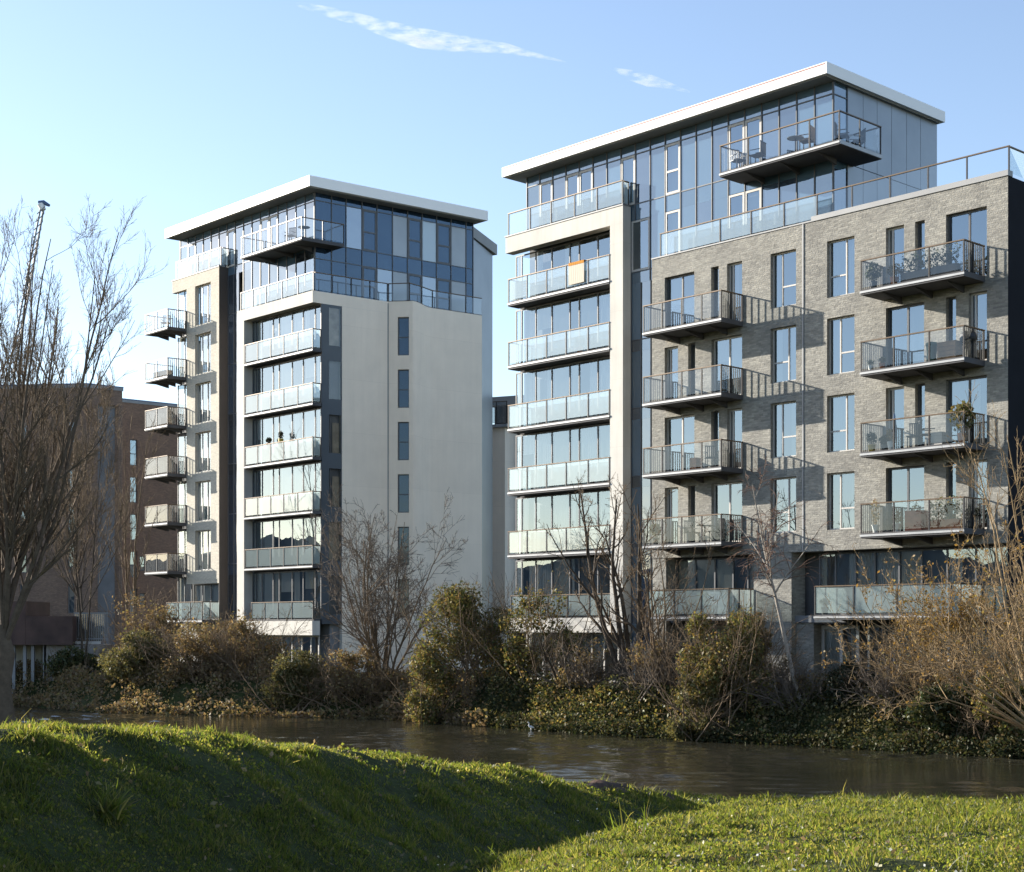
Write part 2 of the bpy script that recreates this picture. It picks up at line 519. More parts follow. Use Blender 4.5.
# brick front with window and door openings
def colA(k): return [(-16.45, -14.75), (-13.82, -13.40), (-12.95, -12.14)] if k % 2 else [(-16.45, -15.68), (-15.10, -14.70), (-13.80, -12.14)]
def colD(k): return [(-5.13, -4.32), (-3.84, -3.42), (-2.52, -0.84)] if k % 2 else [(-5.13, -3.45), (-2.52, -2.10), (-1.58, -0.84)]
holes, wins = [], []
for k in (2, 3, 4, 5):
    f = F[k]
    for c in (colA(k), colD(k)):
        for a0, a1 in c:
            h = (a0, a1, f + 0.02, f + 2.5); holes.append(h); wins.append(h)
    holes += [(-10.66, -9.37, f + 0.3, f + 2.5), (-7.86, -6.56, f + 0.3, f + 2.5)]
mb = MB()
wall_holes(mb, FR, -17.2, 0.0, 7.0, 19.9, 0.0, 0.24, holes)
mb.siderect(FR, -17.2, 0.62, 0.0, 7.0, 19.9)
mb.face([FR.pt(-17.2, 0, 7.0), FR.pt(-17.2, .9, 7.0), FR.pt(0, .9, 7.0), FR.pt(0, 0, 7.0)])
mb.face([FR.pt(-17.2, 0, 19.9), FR.pt(0, 0, 19.9), FR.pt(0, .5, 19.9), FR.pt(-17.2, .5, 19.9)])
# piers between the two glazed bays of the lower storey, and the ground floor piers
mb.box(FR, -11.55, -9.62, 0.03, 0.95, 1.5, 6.998, skip='t')
mb.box(FR, -17.18, -16.4, 0.03, 0.95, 1.5, 6.998, skip='t')
mb.box(FR, -9.62, -8.75, 0.35, 0.95, 1.5, 4.2)
mb.build('brick_wall', 'grey_brick', RT)
MB().box(FR, -8.6, 0.02, -0.04, 0.30, 19.904, 20.10).box(FR, -17.22, -8.604, -0.03, 0.30, 19.904, 19.96).build('coping', 'coping_grey', RT)
MB().box(FR, -0.02, 0.0, 0.003, 12, 1.5, 19.9, skip='l').build('side_wall', 'dark_cladding', RT)
# dark inner shell that stands behind every opening
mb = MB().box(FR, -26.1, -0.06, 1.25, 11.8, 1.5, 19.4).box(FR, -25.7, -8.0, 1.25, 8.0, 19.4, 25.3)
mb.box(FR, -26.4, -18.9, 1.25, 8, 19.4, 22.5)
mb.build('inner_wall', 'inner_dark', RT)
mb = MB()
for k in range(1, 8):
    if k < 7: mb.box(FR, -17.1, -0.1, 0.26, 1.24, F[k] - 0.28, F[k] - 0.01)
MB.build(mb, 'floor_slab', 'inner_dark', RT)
for (a0, a1, z0, z1) in wins:
    w = a1 - a0
    if w > 1.2: window(RT, FR, a0, a1, 0.17, z0, z1, [a0 + w * 0.52], {}, 'frame_grey' if rnd.random() < .3 else 'frame_pale', bar=0.075, curtain=.4, name='balcony_door')
    elif w > 0.6: window(RT, FR, a0, a1, 0.17, z0, z1, [a0 + 0.2], {}, 'frame_pale', curtain=.4, name='balcony_door', bar=0.075)
    else: window(RT, FR, a0, a1, 0.19, z0, z1, [], {}, 'frame_grey', curtain=.3)
for k in (2, 3, 4, 5):
    f = F[k]
    z0, z1 = f + 0.3, f + 2.5
    if k % 2: window(RT, FR, -10.66, -9.37, 0.17, z0, z1, [-10.18], {1: [f + 1.12]}, sill=0.05)
    else: window(RT, FR, -10.66, -9.37, 0.17, z0, z1, [-9.86], {0: [f + 1.12]}, sill=0.05)
    if k % 2: window(RT, FR, -7.86, -6.56, 0.17, z0, z1, [-7.05], {0: [f + 1.12]}, sill=0.05)
    else: window(RT, FR, -7.86, -6.56, 0.17, z0, z1, [-7.33], {1: [f + 1.12]}, sill=0.05)
# soffit strip: rain goods
mb = MB().box(FR, -9.05, -8.985, -0.028, -0.002, 7.0, 19.89)
mb.build('movement_joint', 'coping_grey', RT)
# brick-front balconies
for k in (2, 3, 4, 5):
    balcony(RT, FR, -16.45, -12.07, -1.46, -0.004, F[k], 2, posts=(-15.35, -14.25, -13.15), side_posts=(-0.75,), bars=True)
    balcony(RT, FR, -5.32, -0.90, -1.46, -0.004, F[k], 2, posts=(-3.85, -2.35), side_posts=(-0.75,), bars=True)
# lower storey bays: glazing set back, wide balconies
def bay_pick(i, j): return 'screen_glass'
window(RT, FR, -16.4, -11.56, 0.7, 4.5, 6.95, [-15.3, -14.2, -13.2, -12.4], {}, 'frame_grey', 'screen_glass', 0.07, 'glazed_screen', 0.92, ('curtain_white', 'curtain_yellow', 'blind_cream'))
window(RT, FR, -8.75, -0.3, 0.7, 4.5, 6.95, [-7.95, -7.0, -6.1, -5.0, -4.0, -2.9, -1.7], {}, 'frame_grey', 'screen_glass', 0.07, 'glazed_screen', 0.92, ('curtain_white', 'blind_cream'))
balcony(RT, FR, -16.15, -11.64, -1.5, 0.69, F[1], 2, pane='frosted_glass', side_posts=(-0.75, 0.0), left_d1=0.02, right=True, slab_d1=-0.0, brackets=False)
balcony(RT, FR, -7.42, -1.40, -1.5, 0.69, F[1], 3, pane='frosted_glass', posts=(-5.6, -3.7), side_posts=(-0.75, 0.0), slab_d1=0.69, brackets=False)
MB().box(FR, -17.0, -0.05, 0.36, 1.2, 4.15, 4.45).build('floor_slab', 'deck_dark', RT)
# ground floor
for a0, a1, m in ((-16.3, -11.7, [-15.4, -14.2, -13.0]), ):
    window(RT, FR, a0, a1, 0.8, 1.55, 4.1, m, {}, 'frame_pale', 'screen_glass', 0.09, 'glazed_screen', 0.8)
window(RT, FR, -8.7, -6.9, 0.8, 1.55, 4.1, [-7.75], {}, 'frame_pale', 'screen_glass', 0.14, 'garden_door', 1.0)
window(RT, FR, -6.5, -0.6, 0.8, 1.55, 4.1, [-5.3, -4.1, -2.9, -1.7], {}, 'frame_pale', 'screen_glass', 0.09, 'glazed_screen', 0.8)
# roof terrace rail on the brick front
tp = MB().box(FR, -17.0, -0.1, 0.5, 11.8, 19.45, 19.6).build('roof_terrace', 'deck_dark', RT)
balustrade(tp, FR, -16.78, -0.02, 0.08, 19.97, 20.98, (-13.41, -11.75, -10.05, -8.41, -6.74, -5.01, -3.34, -1.71), 'frosted_glass')
# bare clear panes on the right half
for o in [o for o in tp.children if o.name.startswith('glass_panel')][4:]:
    o.data.materials[0] = MATS['clear_glass']
balustrade_side(tp, FR, -0.045, 0.14, 11.6, 19.97, 20.98, (1.6, 3.2, 4.8, 6.4, 8.0, 9.8), 'frosted_glass')
# pale stone frame with six storeys of glazed balconies
mb = MB()
mb.box(FR, -26.8, -18.96, 0.0, 0.52, 21.86, 22.62)
mb.box(FR, -19.76, -18.96, 0.0, 0.52, 3.8, 21.858, skip='t')
mb.box(FR, -26.55, -19.762, 0.0, 0.52, 3.8, 4.46, skip='r')
mb.box(FR, -26.6, -19.3, 0.522, 1.24, 22.3, 22.56)
mb.build('stone_frame', 'pale_stone', RT)
MB().box(FR, -26.84, -18.94, -0.03, 0.4, 22.622, 22.68).build('coping', 'coping_grey', RT)
for k in range(1, 7):
    f = F[k]
    top = f + 2.74 if k < 6 else 21.84
    window(RT, FR, -26.85, -19.5, 0.72, f, top, [-26.42, -25.43, -24.31, -23.09, -22.46, -21.24], {}, 'frame_grey', 'screen_glass', 0.06,
           'glazed_screen', 0.88, ('curtain_white', 'curtain_white', 'blind_cream'))
    if k > 1:
        balcony(RT, FR, -26.62, -19.765, -0.05, 0.70, f, 4, pane='frosted_glass', posts=(-25.27, -23.92, -22.6, -21.16), right=False, brackets=False, thick=0.26)
    else:
        bl = MB().box(FR, -26.5, -19.77, 0.1, 0.7, 4.47, 4.5).build('balcony', 'deck_dark', RT)
        balustrade(bl, FR, -26.5, -19.8, 0.06, 4.5, 5.55, (-25.27, -23.92, -22.6, -21.16))
    MB().siderect(FR, -26.86, 0.74, 1.24, f, top).build('screen_return', 'screen_glass', RT)
    MB().box(FR, -26.6, -19.0, 0.8, 1.3, f - 0.26, f - 0.01).build('floor_slab', 'deck_dark', RT)
window(RT, FR, -26.2, -19.2, 0.8, 1.55, 3.78, [-25, -23.9, -22.8, -21.7, -20.9, -20.0], {}, 'frame_pale', 'screen_glass', 0.09, 'glazed_screen', 0.8)
tw = MB().box(FR, -26.5, -19.0, 0.53, 0.56, 22.57, 22.6).build('roof_terrace', 'deck_dark', RT)
balustrade(tw, FR, -26.64, -19.03, 0.03, 22.68, 23.75, (-25.11, -23.66, -22.09, -20.63))
balustrade_side(tw, FR, -19.06, 0.09, 0.5, 22.68, 23.75, ())
# glass curtain wall
cc = [-25.85 + i * 0.8945 for i in range(21)]
doors7 = {1, 3, 4, 7, 10, 14, 15}
def pick7(i, j):
    if j == 1 and i in doors7: return None
    if j == 1 and i in (2, 5, 8, 13, 16, 17): return 'navy_glass'
    return 'blue_glass'
curtain_wall(RT, FR, cc, 0.55, 22.0, 25.4, (22.7, 24.9), pick7)
for i in doors7:
    window(RT, FR, cc[i] + .02, cc[i + 1] - .02, 0.53, 22.72, 24.88, [], {0: [23.7]} if i == 10 else {}, 'frame_pale', 'window_glass', 0.09, 'terrace_door', .5, ('blind_cream',), 0.25)
c6 = [c for c in cc if c > -18.95]
c6 = [-18.94] + [c for c in c6 if c > -18.6]
def pick6(i, j):
    if j == 1 and i in (0, 2, 6, 7): return None
    if j == 1 and i in (4, 8, 9): return 'navy_glass'
    return 'blue_glass'
curtain_wall(RT, FR, c6, 0.55, 19.2, 21.998, (19.7,), pick6)
for i in (0, 2, 6, 7):
    window(RT, FR, c6[i] + .02, c6[i + 1] - .02, 0.53, 19.72, 21.97, [], {}, 'frame_pale', 'window_glass', 0.09, 'terrace_door', .4, ('blind_cream',), 0.25)
for k in range(0, 6):
    f = F[k]
    def pk(i, j):
        return 'blue_glass' if (i + j) % 2 or i == 2 else 'navy_glass'
    curtain_wall(RT, FR, [-18.94, -18.35, -17.75, -17.21], 0.55, f - 0.3, f + 2.698, (f + 0.2,), pk)
# corner glazing and metal cladding on the end wall
curtain_wall(RT, FR, [0.58, 1.51], 0, 22.0, 25.4, (22.7, 24.9), lambda i, j: 'blue_glass', side=True, a=-7.955)
curtain_wall(RT, FR, [0.58, 1.51], 0, 19.6, 21.998, (), lambda i, j: 'navy_glass', side=True, a=-7.955)
mb = MB()
cd = [1.54, 2.63, 3.63, 4.69, 5.82, 6.89, 8.19]
for p, q in zip(cd, cd[1:]):
    mb.box(FR, -8.02, -7.955, p + 0.012, q - 0.012, 22.36, 25.4).box(FR, -8.02, -7.955, p + 0.012, q - 0.012, 19.6, 22.33)
mb.build('metal_cladding', 'cladding_blue', RT)
MB().box(FR, -25.8, -8.03, 8.0, 8.19, 19.6, 25.4).build('rear_wall', 'cladding_blue', RT)
MB().siderect(FR, -25.86, 8.19, 0.58, 22.0, 25.4).build('end_glazing', 'blue_glass', RT)
mb = MB().box(FR, -26.73, -7.66, -0.3, 8.35, 25.42, 25.87)
rf = mb.build('roof', 'white_metal', RT)
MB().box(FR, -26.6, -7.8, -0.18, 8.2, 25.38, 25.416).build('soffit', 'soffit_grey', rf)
MB().box(FR, -26.7, -7.75, -0.318, -0.302, 25.80, 25.825).build('lightning_cord', 'red_cord', rf)
# balcony wrapping the penthouse corner
pb = balcony(RT, FR, -12.6, -6.6, -0.95, 0.52, F[7], 3, pane='clear_glass', posts=(-11.1, -9.5, -8.05), side_posts=(0.35,), right=False)
MB().box(FR, -7.94, -6.62, 0.524, 1.95, F[7] - 0.19, F[7]).build('corner_slab', 'deck_dark', pb)
MB().box(FR, -6.6, -6.575, -0.92, 1.95, F[7] - 0.17, F[7] - 0.03).build('edge_trim', 'edge_metal', pb)
balustrade_side(pb, FR, -6.64, -0.92, 1.93, F[7], F[7] + 1.1, (0.5,), 'clear_glass')
balustrade(pb, FR, -7.9, -6.7, 1.9, F[7], F[7] + 1.1, (), 'clear_glass', ends=(False, False))

# ------------------------------------------------------------------ left tower
LT = thing('apartment_tower', 'further white rendered apartment tower with a curved side wall and two glass top storeys', 'apartment building',
           FL.pt(-7, 5, 1.5), 'riverside apartment towers')
# cream brick wing
holes, lw = [], []
for k in range(2, 8):
    f = F[k]
    holes.append((-12.7, -10.85, f + 0.02, f + 2.45)); lw.append(holes[-1])
mb = MB()
wall_holes(mb, FL, -13.72, -9.89, 6.95, 24.94, 0.0, 0.24, holes)
mb.box(FL, -15.5, -9.89, 0.0, 0.3, 24.942, 25.7, skip='')
mb.siderect(FL, -13.72, 0.7, 0.0, 6.95, 24.94)
mb.box(FL, -13.75, -9.9, 0.02, 0.8, 6.7, 6.948)
mb.build('brick_wall', 'cream_brick', LT)
MB().box(FL, -9.91, -9.885, 0.003, 0.61, 1.5, 25.69, skip='l').build('side_wall', 'brown_coping_shade', LT)  # brown sheet over the return, with its shade put into the colour
MB().box(FL, -15.55, -9.86, -0.03, 0.35, 25.702, 25.76).build('coping', 'coping_grey', LT)
for k in range(1, 8):
    f = F[k]
    window(LT, FL, -15.45, -13.74, 0.35, f, f + 2.72, [-14.6], {}, 'frame_grey', 'screen_glass', 0.06, 'corner_glazing', 0.6)
    MB().siderect(FL, -15.46, 1.3, 0.37, f, f + 2.72).build('screen_return', 'screen_glass', LT)
    MB().box(FL, -15.4, -9.95, 0.5, 1.25, f - 0.27, f - 0.01).build('floor_slab', 'deck_dark', LT)
for (a0, a1, z0, z1) in lw:
    window(LT, FL, a0, a1, 0.18, z0, z1, [a0 + 0.55, a0 + 1.2], {}, 'frame_pale', 'window_glass', 0.07, 'balcony_door', .6)
for k in range(2, 8):
    balcony(LT, FL, -16.52, -13.7, -1.32, 0.02, F[k], 1, pane='clear_glass' if k > 5 else 'smoked_glass', posts=(-15.05,), side_posts=(-0.65,), left_d1=0.6, bars=True,
            side_pane='clear_glass')
window(LT, FL, -13.70, -9.92, 0.5, 4.5, 6.68, [-12.7, -11.7, -10.8], {}, 'frame_grey', 'screen_glass', 0.07, 'glazed_screen', .6)
balcony(LT, FL, -14.8, -10.5, -0.8, 0.49, F[1], 2, pane='frosted_glass', side_posts=(-0.2,), brackets=False, left_d1=0.3)
MB().box(FL, -10.46, -7.9, 0.1, 0.5, 4.3, 4.5).build('floor_slab', 'deck_dark', LT)
mb = MB().box(FL, -15.4, -10.0, 0.5, 0.8, 1.5, 4.2)
mb.build('ground_floor_wall', 'pale_stone', LT)
window(LT, FL, -13.2, -10.4, 0.42, 1.6, 3.9, [-12.3, -11.4], {}, 'frame_pale', 'screen_glass', 0.08, 'glazed_screen', .6)
# white frame and the curved side wall
vx, vy = FL.v
A = FL.pt(0, 0, 0)[:2]; B = FL.pt(0, 4.99, 0)[:2]
Cc = (B[0] + 1.46, B[1] - 0.2)
def bez(p0, p1, p2, p3, n):
    out = []
    for i in range(n + 1):
        t = i / n
        out.append(tuple((1-t)**3*p0[q] + 3*(1-t)**2*t*p1[q] + 3*(1-t)*t*t*p2[q] + t**3*p3[q] for q in (0, 1)))
    return out
D_ = (Cc[0] + 1.0, Cc[1] + 2.05); E_ = (D_[0] + 2.85, D_[1] + 2.23)
curve = bez((Cc[0] - .04, Cc[1] + .02), (Cc[0] + 0.42, Cc[1] + 0.25), (Cc[0] + 0.45, Cc[1] + 1.6), D_, 12)
side_line = [B, (Cc[0] - 0.25, Cc[1] + 0.03)] + curve + [E_]
back = [(E_[0] - 7, E_[1] + 5), FL.pt(-7.8, 9, 0)[:2], FL.pt(-7.8, 2.2, 0)[:2], FL.pt(-0.25, 2.2, 0)[:2], FL.pt(-0.25, 4.99, 0)[:2]]
mb = MB()
# lower part: behind the glass corner the wall starts at d = 1.9
mb.prism([FL.pt(0, 1.9, 0)[:2], B, FL.pt(-0.25, 4.99, 0)[:2], FL.pt(-0.25, 1.9, 0)[:2]], 1.5, 22.04, False)
mb.box(FL, -7.87, 0.0, 0.0, 0.5, 22.042, 22.7, skip='')
mb.prism([FL.pt(0, 0.502, 0)[:2], FL.pt(0, 4.98, 0)[:2], FL.pt(-0.3, 4.98, 0)[:2], FL.pt(-0.3, 0.502, 0)[:2]], 22.042, 22.7)
mb.box(FL, -7.87, -7.1, 0.0, 0.6, 3.6, 22.04, skip='t')
mb.box(FL, -7.098, -0.05, 0.0, 0.5, 3.6, 4.4, skip='l')
mb.build('stone_frame', 'pale_stone', LT)
mb = MB()
# window strip in the face that turns towards the river
bx, by = B
ux, uy = (Cc[0] - bx), (Cc[1] - by)
ul = math.hypot(ux, uy); FB = Frame(B, (ux / ul, uy / ul), (-uy / ul, ux / ul))
sw0, sw1 = 0.56, 1.24
hs = [(sw0, sw1, FLOOR[k] + 0.1, FLOOR[k] + 2.3) for k in range(1, 7)]
wall_holes(mb, FB, 0.0, ul - 0.25, 1.5, 22.7, 0.0, 0.2, hs)
pl = [FB.pt(ul - 0.25, 0, 0)[:2]] + curve + [E_]
acc = 5.0
for p, q in zip(pl, pl[1:]):
    L = math.hypot(q[0] - p[0], q[1] - p[1])
    mb.face([(p[0], p[1], 1.5), (q[0], q[1], 1.5), (q[0], q[1], 22.7), (p[0], p[1], 22.7)], [(acc, 1.5), (acc + L, 1.5), (acc + L, 22.7), (acc, 22.7)])
    acc += L
top = [B] + pl + [(E_[0] - 1.2, E_[1] + 1.5), FL.pt(-0.3, 9, 0)[:2], FL.pt(-0.3, 4.99, 0)[:2]]
mb.face([(x, y, 22.695) for x, y in top])
mb.face([(E_[0], E_[1], 1.5), (E_[0] - 1.2, E_[1] + 1.5, 1.5), (E_[0] - 1.2, E_[1] + 1.5, 22.7), (E_[0], E_[1], 22.7)])
mb.build('curved_wall', 'white_render', LT)
mb = MB()
mb.siderect(FL, 0.004, 1.9, 4.985, 1.5, 22.04)
mb.siderect(FL, 0.004, 0.01, 4.985, 22.045, 22.695)
mb.build('rendered_side', 'white_render', LT)
for k in range(1, 7):
    f = FLOOR[k]
    window(LT, FB, sw0, sw1, 0.12, f + 0.1, f + 2.3, [], {0: [f + 1.15]}, 'frame_grey', 'deep_glass', 0.06, 'stair_window', 0, sill=0.06)
MB().box(FB, -0.02, 0.035, -0.03, -0.002, 1.5, 22.6).build('downpipe', 'coping_grey', LT)
# recess glazing, shallow balconies and the dark glazed corner
for k in range(1, 7):
    f = F[k]
    top_ = f + 2.74 if k < 6 else 22.03
    window(LT, FL, -7.08, -0.02, 0.55, f, top_, [-6.7, -6.05, -4.88, -4.25, -2.91, -1.8, -0.61], {}, 'frame_grey', 'screen_glass', 0.06,
           'glazed_screen', 0.9, ('curtain_white', 'curtain_white', 'blind_cream'))
    if k > 1:
        balcony(LT, FL, -6.99, 0.05, -0.06, 0.53, f, 4, pane='frosted_glass', posts=(-5.61, -4.23, -2.89, -1.47), brackets=False, left=False, thick=0.22)
    else:
        bl = MB().box(FL, -6.98, -0.06, 0.1, 0.53, 4.41, 4.5).build('balcony', 'deck_dark', LT)
        balustrade(bl, FL, -6.4, -0.1, 0.06, 4.5, 5.5, (-5.0, -3.6, -2.2))
    MB().box(FL, -7.0, -0.03, 0.62, 1.2, f - 0.27, f - 0.01).build('floor_slab', 'deck_dark', LT)
    # corner strip on the side wall: navy panel + window
    mb = MB()
    mb.box(FL, -0.06, -0.012, 0.60, 1.06, f - 0.28, f + 2.72)
    mb.box(FL, -0.06, -0.012, 1.06, 1.895, f - 0.28, f + 0.28).box(FL, -0.06, -0.012, 1.06, 1.895, f + 2.42, f + 2.72)
    mb.box(FL, -0.055, -0.014, 1.84, 1.895, f + 0.28, f + 2.42)
    cp = mb.build('corner_panel', 'navy_panel', LT)
    MB().siderect(FL, -0.035, 1.06, 1.84, f + 0.28, f + 2.42).build('pane', 'clear_glass', cp)
    if k in (6, 2): MB().siderect(FL, -0.2, 1.06, 1.84, f + 0.28, f + 2.42).build('curtain', 'shelf_beige', cp)
    elif k in (4, 3): MB().siderect(FL, -0.2, 1.4, 1.84, f + 0.28, f + 2.0).build('curtain', 'shelf_beige', cp)
window(LT, FL, -7.0, -0.3, 0.6, 1.6, 3.58, [-6, -5, -4, -3, -2, -1.1], {}, 'frame_pale', 'screen_glass', 0.09, 'glazed_screen', .7)
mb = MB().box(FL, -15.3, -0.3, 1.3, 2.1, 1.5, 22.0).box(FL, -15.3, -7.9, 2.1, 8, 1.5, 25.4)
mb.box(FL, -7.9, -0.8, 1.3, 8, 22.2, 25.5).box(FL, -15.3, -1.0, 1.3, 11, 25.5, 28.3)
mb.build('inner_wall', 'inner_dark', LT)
# strip of dark glass between wing and frame
for k in range(0, 8):
    f = F[k]
    curtain_wall(LT, FL, [-9.87, -9.2, -8.6, -7.88] if k < 7 else [-9.87, -9.2, -8.6], 0.6, f - 0.3, f + 2.698, (f + 0.35,), lambda i, j: 'navy_glass')
# glass top storeys
c8 = [-15.55 + i * 0.9255 for i in range(17)]
def pl8(i, j):
    if j == 1 and i in (1, 6, 10, 11): return None
    if j == 1: return rnd.choice(['blue_glass', 'window_glass', 'window_glass', 'navy_glass'])
    return 'blue_glass'
curtain_wall(LT, FL, c8, 0.6, 25.2, 28.4, (25.7, 27.9), pl8)
for i in (1, 6, 10, 11):
    window(LT, FL, c8[i] + .02, c8[i + 1] - .02, 0.58, 25.72, 27.88, [], {}, 'frame_pale', 'window_glass', 0.09, 'terrace_door', .5, ('blind_cream',), 0.25)
c7 = [c for c in c8 if c > -8.7]
curtain_wall(LT, FL, c7, 0.6, 22.2, 25.198, (22.7,), lambda i, j: ('window_glass' if rnd.random() < .5 else 'blue_glass') if j else 'blue_glass')
for c0, c1 in zip(c7, c7[1:]):
    if rnd.random() < .6: MB().rect(FL, c0 + .05, c1 - .1, 0.95, 22.75, 25.1).build('curtain', 'curtain_white', LT)
for c0, c1 in zip(c8, c8[1:]):
    if rnd.random() < .5: MB().rect(FL, c0 + .05, c1 - .1, 0.98, 25.7, 27.8).build('curtain', 'curtain_white', LT)
sd = [0.63, 1.71, 2.67, 3.74, 4.76, 5.83, 6.88, 7.91, 8.95, 10.01, 11.12, 11.64]
kinds8 = ['deep_glass', 'deep_glass', 'navy_glass', None, 'deep_glass', 'cladding_blue', None, 'frosted_glass', None, 'cladding_blue', 'deep_glass']
def ps8(i, j):
    if j == 1: return kinds8[i]
    return 'deep_glass'
def ps7(i, j):
    if j == 0: return 'navy_glass' if i % 2 else 'deep_glass'
    if j == 2: return 'deep_glass'
    return ['deep_glass', 'deep_glass', 'deep_glass', None, 'navy_glass', 'cladding_blue', None, 'navy_glass', None, 'cladding_blue', 'deep_glass'][i]
curtain_wall(LT, FL, sd, 0, 25.55, 28.4, (25.6, 27.95), ps8, side=True, a=-0.735)
curtain_wall(LT, FL, sd, 0, 22.2, 25.548, (22.5, 24.7), ps7, side=True, a=-0.735)
FLS = Frame(FL.pt(-0.735, 0, 0)[:2], FL.v, (-FL.v[1], FL.v[0]))
for i in (3, 6, 8):
    for zb, zt in ((25.62, 27.93), (22.52, 24.68)):
        window(LT, FLS, sd[i] + .04, sd[i + 1] - .04, -0.02, zb, zt, [], {0: [zb + 1.05]}, 'frame_grey', 'deep_glass', 0.09, 'window', .9, ('blind_cream',), 0.2)
MB().box(FL, -15.6, -0.75, 11.0, 11.6, 22.2, 28.4).build('rear_wall', 'cladding_blue', LT)
MB().siderect(FL, -15.56, 11.0, 0.62, 25.2, 28.4).build('end_glazing', 'blue_glass', LT)
rf = MB().box(FL, -15.85, 0.15, -0.3, 12.05, 28.42, 29.0).build('roof', 'white_metal', LT)
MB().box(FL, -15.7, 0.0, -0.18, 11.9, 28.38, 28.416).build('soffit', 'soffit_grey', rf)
# terraces and rails
tw = MB().box(FL, -15.4, -9.95, 0.31, 0.58, 25.4, 25.68).build('roof_terrace', 'deck_dark', LT)
balustrade(tw, FL, -15.04, -9.75, 0.03, 25.76, 26.85, (-13.69, -12.43, -11.08))
balustrade_side(tw, FL, -9.78, 0.09, 0.58, 25.76, 26.85, ())
tw = MB().box(FL, -7.8, -0.4, 0.51, 0.58, 22.45, 22.69).build('roof_terrace', 'deck_dark', LT)
balustrade(tw, FL, -7.51, -0.0, 0.03, 22.705, 23.75, (-6.2, -4.81, -3.15, -1.53))
balustrade_side(tw, FL, -0.03, 0.09, 4.99, 22.705, 23.75, (1.3, 2.55, 3.8), 'clear_glass')
def rail_seg(p, q, z, h=1.05):
    L = math.hypot(q[0] - p[0], q[1] - p[1]); f_ = Frame(p, ((q[0] - p[0]) / L, (q[1] - p[1]) / L), (-(q[1] - p[1]) / L, (q[0] - p[0]) / L))
    MB().box(f_, 0, 0.05, 0.02, 0.07, z, z + h - 0.045).build('post', 'post_dark', tw)
    MB().rect(f_, 0.06, L - 0.01, 0.045, z + 0.07, z + h - 0.06).build('glass_panel', 'clear_glass', tw)
    MB().box(f_, -0.01, L, 0.01, 0.08, z + h - 0.043, z + h).build('handrail', 'rail_bronze', tw)
pts = [B, FB.pt(ul - .2, 0, 0)[:2], curve[6], D_, (D_[0] + .95, D_[1] + .743), (D_[0] + 1.9, D_[1] + 1.486), E_]
for p, q in zip(pts, pts[1:]): rail_seg(p, q, 22.705)
MB().prism([B, FB.pt(ul - .2, -.02, 0)[:2]] + curve + [E_, (E_[0] - .2, E_[1] + .2), (D_[0] - .2, D_[1] + .2), (Cc[0] - .2, Cc[1] + .3), (B[0] - .1, B[1] + .3)], 22.701, 22.73).build('coping', 'brown_coping_shade', LT)
pb = balcony(LT, FL, -5.95, 0.3, -0.92, 0.57, F[8], 3, pane='clear_glass', posts=(-4.38, -2.76, -1.19), right=False)
MB().box(FL, -0.7, 0.28, 0.574, 1.88, F[8] - 0.19, F[8]).build('corner_slab', 'deck_dark', pb)
balustrade_side(pb, FL, 0.26, -0.89, 1.86, F[8], F[8] + 1.1, (0.5,), 'clear_glass')
balustrade(pb, FL, -0.65, 0.2, 1.83, F[8], F[8] + 1.1, (), 'clear_glass', ends=(False, False))
# stepped rear volume of the left tower
rp = [(-2.45, 98.0), (-1.25, 102.4), (-9.0, 108.0), (-11, 103)]
MB().prism(rp, 1.5, 27.9).build('rear_volume', 'cladding_blue', LT)
rp2 = [(-2.5, 97.6), (-0.95, 102.7), (-9.3, 108.5), (-11.5, 102.6)]
MB().prism(rp2, 27.95, 28.6).build('rear_roof', 'coping_grey', LT)
# ------------------------------------------------------------------ terrain and river
FAR = np.array([(-400, 330), (-60, 108), (-40, 92), (-24.7, 82), (-19.6, 76), (-12.6, 72.6), (-5.9, 70.6), (-0.5, 64.5), (3.3, 60), (6.65, 56.8), (9.85, 54.6), (12.5, 51.8), (15.1, 49.6), (25, 41), (60, 12), (400, -260)], float)
NEAR = np.array([(-400, 300), (-60, 84), (-30, 62), (-20, 56), (-10, 49), (0, 41), (4.4, 36.8), (11, 34.6), (20, 29), (40, 14), (60, -6), (400, -285)], float)
def yfar(x): return np.interp(x, FAR[:, 0], FAR[:, 1])
def ynear(x): return np.interp(x, NEAR[:, 0], NEAR[:, 1])
CR = np.array([(-8, -6, 3.45), (-5.6, 6, 3.42), (-4.45, 11, 3.36), (-4.0, 12.5, 3.30), (-3.55, 13.8, 3.19), (-3.02, 15.5, 3.01), (-2.32, 17.5, 2.77),
               (-1.4, 20, 2.45), (-0.17, 23, 2.0), (0.75, 25, 1.67), (1.89, 28, 1.2), (3.2, 31.5, 0.62), (4.6, 35, 0.3)], float)
def vnoise(x, y, s, seed):
    r = np.random.default_rng(seed).random((64, 64))
    u, v = x / s, y / s
    i, j = np.floor(u).astype(int), np.floor(v).astype(int)
    fu, fv = u - i, v - j
    fu, fv = fu * fu * (3 - 2 * fu), fv * fv * (3 - 2 * fv)
    g = lambda a, b: r[a % 64, b % 64]
    return (g(i, j) * (1 - fu) * (1 - fv) + g(i + 1, j) * fu * (1 - fv) + g(i, j + 1) * (1 - fu) * fv + g(i + 1, j + 1) * fu * fv) - 0.5
